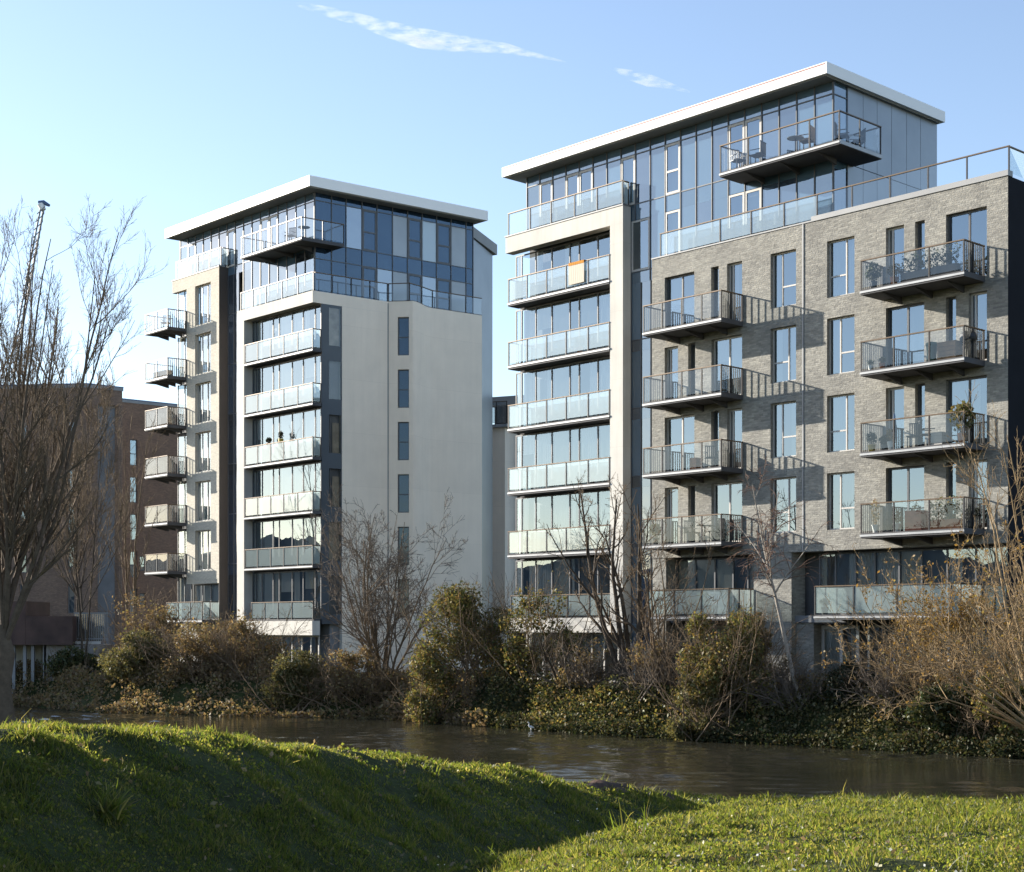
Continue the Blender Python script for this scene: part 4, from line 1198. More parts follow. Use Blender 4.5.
x = at(812, 55.4); make_tree('birch_tree', 'slim pale birch curving left across the brick front with hanging red twigs', 'tree', (x, 56.2, 1.0), 1, 8.6, 0.095, 52,
          ('bark_pale', 'bark_red'), ((16, .34, 1.), (7, .5, 1.), (4, .5, 1.)), trop=(0.035, -0.02, -0.12, -0.16), wig=0.05, lean=(-0.33, 0), rmin=0.010, tmin=.4)
x = at(1062, 45); make_tree('willow_tree', 'golden twigged tree reaching in from the right edge with arching branches', 'tree', (x, 46, 1.1), 12, 6.8, 0.055, 63,
          ('bark_gold', 'bark_gold'), ((7, .45, 1.), (6, .42, 1.), (4, .4, 1.)), trop=(0.02, 0.05, 0.04, 0.02), wig=0.11, rmin=0.009, fork=0.0,
          dirs=[(-1.0, .2, .28), (-1.0, -.1, .5), (-.8, .3, .8), (-.6, -.2, 1.1), (-.3, .4, 1.4), (-.9, -.3, .9), (-1, .3, .4), (-.9, .0, .65), (-.15, .1, 1.6), (-.45, 0, 1.5), (-.8, -.3, .55), (-.7, .1, 1.0)], tmin=.2,
          leaves=(1500, 0.05, 'leaf_gold'))
x = at(1046, 49); make_tree('bare_tree', 'tall bare golden stems at the right edge behind the arching branches', 'tree', (x, 49.5, 1.2), 5, 9.6, 0.075, 66,
          ('bark_gold', 'bark_gold'), ((7, .40, 1.), (5, .42, 1.), (3, .4, 1.)), trop=(0.02, 0.06, 0.05, 0.03), wig=0.10, spread=0.16, lean=(-.12, 0), rmin=0.009)
make_shrub('hornbeam_shrub', 'big golden brown leafy shrub in front of the lowest right balcony', at(975, 53), 53.6, 6.6, 4.2, 4.8, 19000, 0.062, 'leaf_gold', 71, 36, None, 'shrub', 0.9, lumps=22, sparse=.35, shape=.7, stem_mat='bark_gold')
# ------------------------------------------------------------------ shrubs along the far bank
B_ = 'shrubs along the far bank'
make_shrub('shrub', 'rounded olive green shrub at the water left of all others', at(132, 77), 78, 5.6, 3.2, 2.8, 14000, 0.085, 'leaf_olive', 101, 12, B_, lumps=12)
make_shrub('shrub', 'brownish twiggy shrub right of the rounded olive shrub', at(196, 75), 76, 4.2, 3.2, 3.2, 9000, 0.08, 'leaf_brown', 102, 22, B_, lumps=11, sparse=.1)
make_shrub('shrub', 'dark shrub against the grey concrete river wall', at(72, 82), 82.6, 3.2, 2.2, 2.2, 8000, 0.085, 'leaf_ivy', 103, 8, B_)
make_shrub('shrub', 'brown shrub below the stone frame of the left tower', at(243, 74), 76, 4.4, 3.6, 3.6, 9000, 0.08, 'leaf_brown', 104, 24, B_, lumps=12, sparse=.15)
make_shrub('shrub', 'olive shrub overhanging the water below the recessed balconies of the left tower', at(300, 72), 72.6, 5.6, 3.0, 3.0, 13000, 0.08, 'leaf_olive', 105, 14, B_, lumps=12)
make_shrub('shrub', 'twiggy brown thicket at the foot of the fan of pale stems', at(352, 71), 72, 4.2, 3, 2.8, 6500, 0.075, 'leaf_brown', 106, 30, B_, sparse=.2)
make_shrub('shrub', 'tall dark green shrub between the two towers', at(470, 67), 68.2, 6.0, 4.4, 4.9, 26000, 0.08, 'leaf_mixed', 107, 26, B_, lumps=20, shape=.9, sparse=.12)
make_shrub('shrub', 'green shoulder of foliage on the water side of the tall dark green shrub', at(432, 67), 67.6, 3.6, 3, 3.4, 12000, 0.08, 'leaf_mixed', 108, 10, B_, lumps=10)
make_shrub('shrub', 'loose ivy covered shrub in front of the bottom of the stone frame', at(540, 64), 65.5, 4.0, 2.6, 4.9, 8500, 0.085, 'leaf_mixed', 109, 14, B_, lumps=12, sparse=.3, shape=.4)
make_shrub('shrub', 'large yellowish green shrub overhanging the water left of the birch', at(726, 56.2), 57.4, 4.4, 3.4, 4.3, 21000, 0.07, 'leaf_mixed', 110, 24, B_, lumps=20, shape=.8, sparse=.12)
make_shrub('shrub', 'low yellowish shrub touching the water below the lowest left balcony', at(696, 56.6), 57.2, 2.6, 2.2, 2.6, 9000, 0.075, 'leaf_olive', 111, 8, B_)
make_shrub('conifer_shrub', 'small dark spreading conifer in front of the garden door', at(866, 53.4), 55.4, 2.4, 2.0, 2.0, 9000, 0.06, 'leaf_conifer', 112, 10, None, z0=1.15, lumps=10)
make_shrub('shrub', 'dark shrub on the bank under the golden leafy shrub', at(960, 51), 52.0, 4.2, 2.6, 1.9, 11000, 0.08, 'leaf_ivy', 113, 8, B_, z0=.3)
make_shrub('shrub', 'dark brown shrub at the right edge by the water', at(1012, 49), 50.4, 3.0, 2.4, 2.4, 8000, 0.08, 'leaf_mixed', 114, 8, B_)
make_shrub('shrub', 'brown leafy shrub standing behind the low wall left of the birch foot', at(760, 57), 58.6, 2.6, 2, 3.6, 6000, 0.075, 'leaf_brown', 115, 12, B_, sparse=.2)
make_shrub('shrub', 'scrub of bare brown twigs in front of the glass base of the left tower', at(212, 80), 83, 5, 3, 3.4, 5500, 0.08, 'leaf_brown', 116, 30, B_, sparse=.25)
make_shrub('shrub', 'brown scrub filling the shade between the sapling and the brown blocks', at(138, 86), 88, 6, 3, 4.6, 6000, 0.09, 'leaf_brown', 117, 34, B_, sparse=.25)
for i_, (px_, Y_, w_, h_, lab) in enumerate([(588, 63, 3.0, 2.3, 'thin bare bramble thicket in front of the ground floor of the stone frame'), (652, 60.5, 2.8, 2.6, 'bare tangled scrub between the two bare trees at the stone frame foot'),
        (796, 56.4, 2.4, 1.9, 'bare brown bramble tangle around the birch foot'), (902, 53.4, 3.0, 2.0, 'bare tangle of stems between the dark conifer and the golden shrub')]):
    make_shrub('bramble_shrub', lab, at(px_, Y_), Y_, w_, 2.0, h_, 1500, 0.07, 'leaf_brown', 130 + i_, 26, 'bramble tangles on the far bank', sparse=.3, stem_mat='bark_greybrown')
# ivy and undergrowth on the bank slope
def bank_cover(name, x0, x1, n, size, mat, seed, up=0.5, g0=-0.6, g1=3.4):
    g_ = np.random.default_rng(seed)
    px_ = g_.uniform(x0, x1, n); gy = g0 + (g1 - g0) * g_.random(n)
    y_ = yfar(px_) + gy
    z_ = zground(px_, y_)
    lump = np.clip(vnoise(px_, y_, 1.3, seed % 40) + 0.55, 0, 1)
    z_ = np.maximum(z_, 0.0) + g_.random(n) ** 1.3 * up * (0.3 + 1.4 * lump)
    c_ = np.stack([px_, y_, z_], 1)
    gap = vnoise(px_, y_ * 1.3, 0.8, (seed + 7) % 50) + .6 * vnoise(px_, y_, 0.33, (seed + 9) % 50) + .5
    c_ = c_[g_.random(n) < np.clip(gap * 1.5 - .1, .08, 1)]
    V, F_ = leaf_quads(g_, c_, size)
    o = np_mesh(name, V, F_, mat); o['kind'] = 'stuff'
    return o
bank_cover('ivy', -1.5, 22, 80000, 0.06, 'leaf_dark_ivy', 201, 0.42, g1=2.8)
bank_cover('undergrowth', -34, -1.0, 42000, 0.085, 'leaf_brown', 202, 0.55)
bank_cover('undergrowth', 8.5, 20, 14000, 0.06, 'leaf_olive', 203, 0.6, 0.5, 2.8)
bank_cover('undergrowth', -1.0, 9, 12000, 0.065, 'leaf_mixed', 204, 0.5, 0.0, 2.6)

# ------------------------------------------------------------------ grass on the near bank
def blades(n, seed):
    g_ = np.random.default_rng(seed)
    u = g_.random(n)
    y0, y1 = 8.6, 41.0
    p = 0.55
    Yb = (y0 ** (-p) + u * (y1 ** (-p) - y0 ** (-p))) ** (-1 / p)
    Xb = (g_.uniform(-30, 1054, n) - 512) / 1600 * Yb
    ok = Yb < ynear(Xb) + 0.15
    Xb, Yb = Xb[ok], Yb[ok]
    n = len(Xb)
    cl = 0.9 * vnoise(Xb, Yb, 0.5, 21) + 0.7 * vnoise(Xb, Yb, 0.19, 22) + 0.35 * vnoise(Xb, Yb, 1.7, 23) + 0.45
    bare = vnoise(Xb, Yb, 1.15, 26) + 0.5 * vnoise(Xb, Yb, 0.45, 27)
    keep = (g_.random(n) < np.clip(0.32 + cl * 1.1, 0.3, 1)) & ((bare < 0.36) | (g_.random(n) < 0.12))
    Xb, Yb, cl = Xb[keep], Yb[keep], cl[keep]
    n = len(Xb)
    Zb = zground(Xb, Yb) - 0.01
    hgt = (0.026 + 0.075 * np.clip(cl, 0, 1.3) ** 2.2) * g_.uniform(0.5, 1.3, n) * np.clip(Yb / 16, 0.9, 1.5)
    tall = g_.random(n) < 0.02 * (cl > .6)
    hgt = np.where(tall, hgt * g_.uniform(1.3, 2.0, n), hgt)
    wid = 0.0031 * g_.uniform(0.7, 1.5, n) * np.clip(Yb / 11, 1, 3.2)
    th = g_.uniform(0, 2 * math.pi, n)
    side = np.stack([np.cos(th), np.sin(th), np.zeros(n)], 1) * wid[:, None]
    ph = g_.uniform(0, 2 * math.pi, n)
    bend = np.stack([np.cos(ph), np.sin(ph), np.zeros(n)], 1) * (hgt * g_.uniform(0.15, 0.9, n))[:, None]
    b = np.stack([Xb, Yb, Zb], 1)
    m = b + bend * 0.3 + np.array([0, 0, 1]) * (hgt * 0.6)[:, None]
    tp = b + bend + np.array([0, 0, 1]) * hgt[:, None]
    V = np.stack([b - side, b + side, m + side * .8, m - side * .8, tp + side * .15, tp - side * .15], 1).reshape(-1, 3)
    i = np.arange(n)[:, None] * 6
    F_ = np.concatenate([i + np.array([[0, 1, 2, 3]]), i + np.array([[3, 2, 4, 5]])], 0)
    return V, F_
def weeds(n, seed):
    g_ = np.random.default_rng(seed)
    u = g_.random(n); y0, y1, p = 8.6, 40.0, 0.4
    Yb = (y0 ** (-p) + u * (y1 ** (-p) - y0 ** (-p))) ** (-1 / p)
    Xb = (g_.uniform(-30, 1054, n) - 512) / 1600 * Yb
    cl = vnoise(Xb, Yb, 0.8, 31) + 0.5 * vnoise(Xb, Yb, 0.3, 32)
    ok = (Yb < ynear(Xb) + 0.1) & (cl > -0.05)
    Xb, Yb = Xb[ok], Yb[ok]
    Zb = zground(Xb, Yb) + g_.uniform(0.01, 0.07, len(Xb))
    return leaf_quads(g_, np.stack([Xb, Yb, Zb], 1), 0.015 * np.clip(Yb / 14, .8, 1.6), None, 0.8)
V, F_ = blades(620000, 5)
V2, F2 = weeds(75000, 6)
def clumps(n, per, seed):
    g_ = np.random.default_rng(seed)
    u = g_.random(n); Yc = 9 + 29 * u ** 1.5
    Xc = (g_.uniform(-20, 1044, n) - 512) / 1600 * Yc
    ok = Yc < ynear(Xc) - .1
    Xc, Yc = Xc[ok], Yc[ok]; n = len(Xc)
    hc = g_.uniform(.05, .14, n) * np.where(g_.random(n) < .15, 1.5, 1)
    b = np.repeat(np.stack([Xc, Yc, zground(Xc, Yc) - .01], 1), per, 0) + g_.normal(0, .045, (n * per, 3)) * np.array([1, 1, 0])
    m = len(b); hb = np.repeat(hc, per) * g_.uniform(.5, 1.1, m)
    d = np.concatenate([g_.normal(0, .45, (m, 2)), np.ones((m, 1))], 1)
    pts, _r = grow(g_, b, d, hb, np.full(m, .005), 4, .08, -.16, .2)
    s = norm(np.cross(pts[:, 1] - pts[:, 0], g_.normal(0, 1, (m, 3))))
    w = np.array([1, .95, .7, .12])[None, :, None] * (.0038 * np.clip(b[:, 1] / 11, 1, 2.6))[:, None, None]
    V = np.stack([pts - s[:, None] * w, pts + s[:, None] * w], 2).reshape(-1, 3)
    i = np.arange(m)[:, None, None] * 8 + np.arange(3)[None, :, None] * 2
    return V, (i + np.array([0, 1, 3, 2])[None, None, :]).reshape(-1, 4)
V, F_ = join([(V, F_), (V2, F2), clumps(1500, 26, 8)])
gr = np_mesh('grass', V, F_, 'grass_green'); gr['kind'] = 'stuff'

# ------------------------------------------------------------------ unseen rises left and behind, added to keep horizon glow out of window reflections
plain('hill_haze', (0.11, 0.11, 0.10), 0.95, 0, .3, .02)  # distance haze put into the colour
for a0, a1, s_ in ((-150, -38, 1), (55, 175, 2)):
    az = np.radians(np.linspace(a0, a1, 260)); V = []
    rg = np.random.default_rng(s_)
    for i, q in enumerate(az):
        hh = 16.5 + 2 * math.sin(i * .12 + s_) + 1.5 * math.sin(i * .37) + 1.6 * rg.random()
        for r, z in ((205, -1), (232, hh), (300, hh * .8), (420, -1)):
            V.append((math.sin(q) * r, math.cos(q) * r, z))
    Fh = [(i * 4 + k, i * 4 + k + 1, i * 4 + k + 5, i * 4 + k + 4) for i in range(259) for k in range(3)]
    o = np_mesh('added_hills', V, Fh, 'hill_haze', smooth=True); o['kind'] = 'structure'
# ------------------------------------------------------------------ furniture and pots on the balconies
plain('black_metal', (0.02, 0.02, 0.022), 0.5, 0.2)
plain('teak', (0.34, 0.20, 0.10), 0.6, 0, 0.25, 6)
plain('terracotta', (0.40, 0.17, 0.09), 0.8, 0, 0.15, 5)
plain('red_brick_box', (0.36, 0.13, 0.09), 0.85, 0, 0.2, 5)
plain('white_plastic', (0.75, 0.75, 0.73), 0.45)
plain('green_plastic', (0.07, 0.13, 0.08), 0.5)
plain('blue_fabric', (0.05, 0.10, 0.20), 0.8)
plain('yellow_paint', (0.55, 0.38, 0.06), 0.5)
plain('grey_pot', (0.12, 0.12, 0.12), 0.7)
cloth('towel_cream', (0.86, 0.78, 0.66), False)
cloth('towel_orange', (0.75, 0.36, 0.10), False)

def local(fr, a, d, rot):
    p = fr.pt(a, d, 0)
    c, s = math.cos(rot), math.sin(rot)
    e = (fr.e[0] * c + fr.v[0] * s, fr.e[1] * c + fr.v[1] * s)
    return Frame(p[:2], e, (-e[1], e[0]))
def chair(label, fr, a, d, z, rot=0.0, mat='black_metal', seat_mat=None, group='chairs on the balconies', name='garden_chair'):
    f = local(fr, a, d, rot)
    r = thing(name, label, 'chair', f.pt(0, 0, z), group)
    MB().box(f, -.24, .24, -.24, .24, z + .42, z + .46).build('seat', seat_mat or mat, r)
    mb = MB()
    for i in range(6):
        q = -.22 + i * .08
        mb.box(f, q, q + .035, .22, .25, z + .47, z + .92)
    mb.box(f, -.24, .24, .215, .255, z + .92, z + .96)
    mb.build('backrest', mat, r)
    for x_, y_ in ((-.22, -.22), (.2, -.22), (-.22, .2), (.2, .2)):
        MB().box(f, x_, x_ + .03, y_, y_ + .03, z + .004, z + .418).build('leg', mat, r)
    for x_ in (-.25, .22):
        MB().box(f, x_, x_ + .03, -.22, .2, z + .62, z + .65).build('armrest', mat, r)
    return r
def table(label, fr, a, d, z, mat='black_metal', top='white_plastic', rr=.34, h=.72):
    c = fr.pt(a, d, z)
    r = thing('garden_table', label, 'table', c, 'tables on the balconies')
    MB().lathe(c, [(rr * .98, h - .03), (rr, h - .02), (rr, h)], 16).build('table_top', top, r)
    MB().lathe(c, [(.025, .02), (.025, h - .032)], 8).build('stem', mat, r)
    MB().lathe(c, [(.22, .004), (.2, .02)], 12).build('foot', mat, r)
    return r
def pot_plant(label, fr, a, d, z, h=.7, w=.5, pot='terracotta', leaf='leaf_ivy', n=220, size=.05, seed=1, ph=.3, pr=.15, group='potted plants on the balconies', name='potted_plant'):
    g_ = np.random.default_rng(seed)
    c = fr.pt(a, d, z)
    r = thing(name, label, 'plant', c, group)
    MB().lathe(c, [(pr * .7, .004), (pr, ph * .9), (pr * 1.08, ph * .9), (pr * 1.08, ph), (pr * .9, ph), (pr * .85, ph - .03)], 14).build('pot', pot, r)
    p = norm(g_.normal(0, 1, (n, 3))) * (g_.random((n, 1)) ** .4) * np.array([w / 2, w / 2, (h - ph) / 2])
    V, F_ = leaf_quads(g_, np.array(c) + np.array([0, 0, ph + (h - ph) * .52]) + p, size)
    np_mesh('foliage', V, F_, leaf, r)
    V, F_ = tubes(*grow(g_, np.array([c]).repeat(4, 0) + np.array([0, 0, ph - .03]), np.array([0, 0, 1]) + g_.normal(0, .3, (4, 3)), np.full(4, (h - ph) * .8), np.full(4, .01), 5, .1, 0), 4)
    np_mesh('stem', V, F_, 'bark_warm', r)
    return r
def planter(label, fr, a0, a1, d, z, h, mat, leaf, n, seed, w=.28, bh=.35):
    g_ = np.random.default_rng(seed)
    r = thing('planter_hedge', label, 'planter', fr.pt((a0 + a1) / 2, d, z), 'planters on the balconies')
    MB().box(fr, a0, a1, d - w / 2, d + w / 2, z + .004, z + bh).build('trough', mat, r)
    P_ = np.array([fr.pt(a0 + (a1 - a0) * u, d + (v - .5) * w * 1.5, z + bh - .02 + (h - bh) * q ** .8 * (.7 + .5 * math.sin(u * 17 + seed) ** 2)) for u, v, q in g_.random((n, 3))])
    V, F_ = leaf_quads(g_, P_, .05); np_mesh('foliage', V, F_, leaf, r)
    return r
def crate(label, fr, a, d, z, w, dp, h, mat, name='wooden_crate', cat='crate'):
    r = thing(name, label, cat, fr.pt(a, d, z))
    mb = MB()
    nb = 4
    for i in range(nb):
        zz = z + .01 + i * h / nb
        mb.box(fr, a - w / 2, a + w / 2, d - dp / 2, d - dp / 2 + .02, zz, zz + h / nb - .015)
        mb.box(fr, a + w / 2 - .02, a + w / 2, d - dp / 2 + .022, d + dp / 2, zz, zz + h / nb - .015)
        mb.box(fr, a - w / 2, a - w / 2 + .02, d - dp / 2 + .022, d + dp / 2, zz, zz + h / nb - .015)
    mb.box(fr, a - w / 2 + .025, a + w / 2 - .025, d - dp / 2 + .03, d + dp / 2, z + .006, z + h * .9)
    mb.build('slatted_body', mat, r)
    MB().box(fr, a - w / 2 - .01, a + w / 2 + .01, d - dp / 2 - .01, d + dp / 2 + .01, z + h, z + h + .025).build('lid', mat, r)
    return r
z5, z4, z3, z2 = F[5] + .006, F[4] + .006, F[3] + .006, F[2] + .006
# right-hand stack of brick-front balconies
planter('long dark trough of dense green plants on the top right brick balcony', FR, -3.6, -1.3, -1.15, z5, 1.0, 'grey_pot', 'leaf_ivy', 900, 1)
pot_plant('bushy plant in a dark pot on the top right brick balcony', FR, -4.95, -1.1, z5, 1.0, .6, 'grey_pot', 'leaf_ivy', 300, .06, 2)
pot_plant('yellowish plant in a clay pot on the top right brick balcony', FR, -4.0, -1.15, z5, .8, .55, 'terracotta', 'leaf_olive', 260, .05, 3)
crate('reddish brown wooden chest on the second right brick balcony', FR, -1.75, -1.0, z4, .75, .5, .62, 'teak', 'storage_chest', 'chest')
bx_ = thing('waste_bin', 'green plastic bin beside the wooden chest', 'bin', FR.pt(-2.5, -1.0, z4))
MB().lathe(FR.pt(-2.5, -1.0, z4), [(.15, .004), (.2, .6), (.22, .62), (.22, .66)], 14).build('body', 'green_plastic', bx_)
MB().lathe(FR.pt(-2.5, -1.0, z4), [(.22, .664), (.2, .72), (.06, .76)], 14).build('lid', 'green_plastic', bx_)
bq = thing('kettle_barbecue', 'black round kettle barbecue at the right end of the second right brick balcony', 'barbecue', FR.pt(-1.15, -.75, z4))
cb = FR.pt(-1.15, -.75, z4)
MB().lathe(cb, [(.03, .5), (.2, .54), (.3, .68), (.31, .74)], 16).build('bowl', 'black_metal', bq)
MB().lathe(cb, [(.31, .745), (.28, .88), (.16, .98), (.03, 1.0)], 16).build('lid', 'black_metal', bq)
for i in range(3):
    a_ = i * 2.1
    mb = MB(); mb.tube([np.array(cb) + np.array([.1 * math.cos(a_), .1 * math.sin(a_), .56]), np.array(cb) + np.array([.3 * math.cos(a_), .3 * math.sin(a_), .005])], .015, 5); mb.build('leg', 'black_metal', bq)
pot_plant('small low plant in a clay pot on the second right brick balcony', FR, -4.5, -1.2, z4, .45, .3, 'terracotta', 'leaf_olive', 120, .04, 4, ph=.22, pr=.11)
pot_plant('tiny white potted plant in the corner of the second right brick balcony', FR, -5.0, -1.2, z4, .4, .28, 'white_plastic', 'leaf_ivy', 100, .04, 5, ph=.2, pr=.1)
pot_plant('tall spreading palm in a clay pot on the third right brick balcony', FR, -1.2, -1.1, z3, 1.45, .95, 'terracotta', 'leaf_olive', 260, .12, 6, ph=.35)
crate('pale wooden box in front of a black chair on the third right brick balcony', FR, -2.1, -1.2, z3, .5, .35, .42, 'frame_pale')
chair('black metal chair beside the pale wooden box', FR, -2.7, -1.0, z3, 2.4)
chair('black metal chair left of the pale wooden box, turned to the river', FR, -3.3, -.9, z3, .4)
pot_plant('black leaved plant in a yellow pot on the third right brick balcony', FR, -4.95, -1.2, z3, .75, .4, 'yellow_paint', 'leaf_conifer', 160, .06, 7, ph=.26)
pot_plant('low dark plant in a grey pot next to the yellow pot', FR, -4.45, -1.1, z3, .55, .45, 'grey_pot', 'leaf_conifer', 170, .06, 8, ph=.22)
pot_plant('variegated plant in a white pot on the third right brick balcony', FR, -4.1, -1.2, z3, .8, .4, 'white_plastic', 'leaf_gold', 150, .05, 9, ph=.3)
pr_ = thing('parasol', 'closed dark blue parasol leaning against the third right brick balcony rail', 'parasol', FR.pt(-3.85, -1.3, z3))
mb = MB(); mb.tube([FR.pt(-3.85, -1.2, z3 + .01), FR.pt(-3.86, -1.28, z3 + .45)], .018, 6); mb.build('pole', 'edge_metal', pr_)
mb = MB(); mb.tube([FR.pt(-3.86, -1.28, z3 + .4), FR.pt(-3.87, -1.3, z3 + .7), FR.pt(-3.88, -1.33, z3 + 1.3)], [.06, .09, .02], 8); mb.build('canopy', 'blue_fabric', pr_)
crate('red brown slatted crate among pots on the lowest right brick balcony', FR, -3.1, -1.05, z2, .7, .5, .7, 'red_brick_box')
pot_plant('tall red flowering plant at the left end of the lowest right brick balcony', FR, -4.85, -1.1, z2, 1.3, .4, 'white_plastic', 'leaf_brown', 170, .05, 10)
pot_plant('yellow leaved plant in a white pot left of the red brown crate', FR, -3.85, -1.2, z2, .85, .4, 'white_plastic', 'leaf_gold', 170, .05, 11)
planter('clay trough crowded with brown and yellow plants on the lowest right brick balcony', FR, -2.4, -1.15, -1.15, z2, 1.05, 'terracotta', 'leaf_mixed', 700, 5)
pot_plant('broad dark plant at the side rail of the lowest right brick balcony', FR, -1.15, -.55, z2, .8, .6, 'grey_pot', 'leaf_conifer', 250, .06, 12)
# left-hand stack of brick-front balconies
chair('black folding chair on the third left brick balcony', FR, -13.0, -.95, z3, .9)
crate('small orange box on the third left brick balcony', FR, -13.75, -1.1, z3, .35, .35, .45, 'terracotta', 'storage_box', 'box')
table('round grey table on the lowest left brick balcony', FR, -13.5, -.8, z2, top='grey_pot')
chair('black chair left of the round grey table', FR, -14.2, -.8, z2, 1.5)
chair('black chair right of the round grey table', FR, -12.85, -.8, z2, -1.5)
pot_plant('spiky green plant at the left end of the lowest left brick balcony', FR, -16.0, -1.1, z2, .9, .5, 'grey_pot', 'leaf_olive', 200, .07, 13)
chair('white chair on the glazed balcony below the left brick balconies', FR, -13.2, -.7, F[1] + .006, .3, 'white_plastic')
pot_plant('low plant in a grey pot on the wide lowest right balcony', FR, -7.1, -1.2, F[1] + .006, .6, .4, 'grey_pot', 'leaf_ivy', 150, .05, 14)
# penthouse balcony
zp = F[7] + .006
chair('black metal chair at the left end of the right penthouse balcony', FR, -12.0, -.45, zp, 1.3)
chair('black metal chair facing left on the right penthouse balcony', FR, -11.0, -.4, zp, -1.4)
table('round white table on the right penthouse balcony', FR, -9.1, -.4, zp)
chair('teak chair beside the round white table', FR, -8.5, -.45, zp, -1.3, 'teak')
chair('black metal chair on the corner of the right penthouse balcony', FR, -7.2, .1, zp, 2.0)
chair('black metal chair at the back of the right penthouse balcony corner', FR, -7.25, 1.2, zp, -.6)
# stone frame balconies
tw_ = thing('towel', 'cream towel hung over the top balcony rail of the stone frame', 'towel', FR.pt(-21.85, -.05, F[6] + 1.1))
mb = MB(); f6 = F[6]
mb.box(FR, -22.35, -21.35, -.075, -.06, f6 + .12, f6 + .98).build('cloth', 'towel_cream', tw_)
MB().box(FR, -22.35, -21.35, -.078, .05, f6 + 1.104, f6 + 1.118).box(FR, -22.35, -21.35, -.085, -.07, f6 + .985, f6 + 1.118).build('hem', 'towel_orange', tw_)
ss = thing('slatted_screen', 'rolled slatted wooden screen behind the far left panel of the top balcony', 'screen', FR.pt(-26, .2, f6))
mb = MB()
for i in range(7): mb.box(FR, -26.5, -25.5, .15, .19, f6 + .1 + i * .12, f6 + .19 + i * .12)
mb.build('slat_panel', 'frame_pale', ss)
for k, a, lab in ((5, -22.0, 'clay'), (4, -24.6, 'grey'), (3, -21.2, 'dark'), (2, -25.6, 'pale')):
    pot_plant('green plant in a %s pot on the stone frame balcony %s from the top' % (lab, {5: 'second', 4: 'third', 3: 'fourth', 2: 'fifth'}[k]),
              FR, a, .3, F[k] + .006, .8, .45, {'clay': 'terracotta', 'grey': 'grey_pot', 'dark': 'black_metal', 'pale': 'frame_pale'}[lab], 'leaf_ivy', 160, .05, 20 + k)
# left tower
pot_plant('dark plant in an orange pot on a recessed balcony of the left tower', FL, -4.75, .2, F[4] + .006, 1.5, .35, 'terracotta', 'leaf_conifer', 160, .06, 31, ph=1.15, pr=.14)
pot_plant('taller dark plant in a yellow pot on a recessed left tower balcony', FL, -3.5, .2, F[4] + .006, 1.75, .3, 'yellow_paint', 'leaf_conifer', 160, .06, 32, ph=1.3, pr=.14)
chair('pale lounge chair on the left penthouse balcony', FL, -1.6, -.4, F[8] + .006, .4, 'grey_pot')
table('round grey table on the left penthouse balcony', FL, -.4, -.3, F[8] + .006, top='grey_pot')
chair('grey chair on the topmost corner balcony of the cream wing', FL, -15.0, -.7, F[7] + .006, .8, 'grey_pot')
crate('row of pale boxes on the second corner balcony of the cream wing', FL, -14.8, -1.0, F[6] + .006, 1.6, .4, .35, 'frame_pale', 'storage_box', 'box')
pot_plant('low golden plant on the fourth corner balcony of the cream wing', FL, -15.6, -1.0, F[4] + .006, .6, .5, 'terracotta', 'leaf_gold', 170, .05, 33)
crate('pale box on the fifth corner balcony of the cream wing', FL, -15.3, -1.0, F[3] + .006, .8, .4, .4, 'frame_pale', 'storage_box', 'box')
crate('tan box on the third corner balcony of the cream wing', FL, -14.4, -1.0, F[5] + .006, .7, .4, .45, 'teak', 'storage_box', 'box')

# ------------------------------------------------------------------ gardens at the foot of the towers
w_ = Frame((at(803, 57.6), 57.6), (1, 0), (0, 1))
zt = 1.5
rb = thing('brick_planter', 'low red brick planter by the garden door', 'planter', w_.pt(.25, 0, zt))
MB().box(w_, 0, .46, 0, .5, zt - .2, zt + .37).build('wall', 'red_brick_box', rb)
MB().box(w_, .04, .42, .04, .46, zt + .36, zt + .374).build('soil_fill', 'rust_brown', rb)
db = thing('storage_box', 'low black storage box next to the red brick planter', 'box', w_.pt(.75, .1, zt))
MB().box(w_, .5, 1.05, .05, .5, zt - .1, zt + .27).build('body', 'black_metal', db)
MB().box(w_, .49, 1.06, .04, .51, zt + .274, zt + .31).build('lid', 'black_metal', db)
f_ = Frame((at(548, 67), 67), (1, 0), (0, 1))
table('orange garden table in front of the ground floor of the stone frame', f_, 0, 0, 1.5, 'black_metal', 'terracotta', .5)
chair('dark garden chair left of the orange garden table', f_, -.8, 0, 1.5, 1.5, group='garden chairs')
chair('dark garden chair right of the orange garden table', f_, .8, 0, 1.5, -1.5, group='garden chairs')

# ------------------------------------------------------------------ water bird at the far bank
bxp, byp = at(531, 61.5), 62.0
eg = thing('white_bird', 'small white water bird standing at the far waterline', 'bird', (bxp, byp, 0))
mb = MB()
P_ = lambda a, z: (bxp + a * .62, byp, z * .62)
mb.tube([P_(.22, .20), P_(.14, .24), P_(.02, .27), P_(-.08, .30), P_(-.13, .37), P_(-.11, .46), P_(-.12, .54), P_(-.17, .56), P_(-.22, .555)],
        [0.0074, 0.0310, 0.0527, 0.0434, 0.0217, 0.0149, 0.0161, 0.0186, 0.0087], 8)
mb.tube([P_(.02, .22), P_(.02, .1), P_(.03, -.04)], [0.0099, 0.0056, 0.0056], 5)
mb.tube([P_(-.03, .22), P_(-.02, .1), P_(-.03, -.04)], [0.0099, 0.0056, 0.0056], 5)
mb.build('body', 'white_plastic', eg, smooth=True)
mb = MB(); mb.tube([P_(-.225, .555), P_(-.3, .545)], [0.0062, 0.0012], 5); mb.build('beak', 'yellow_paint', eg)

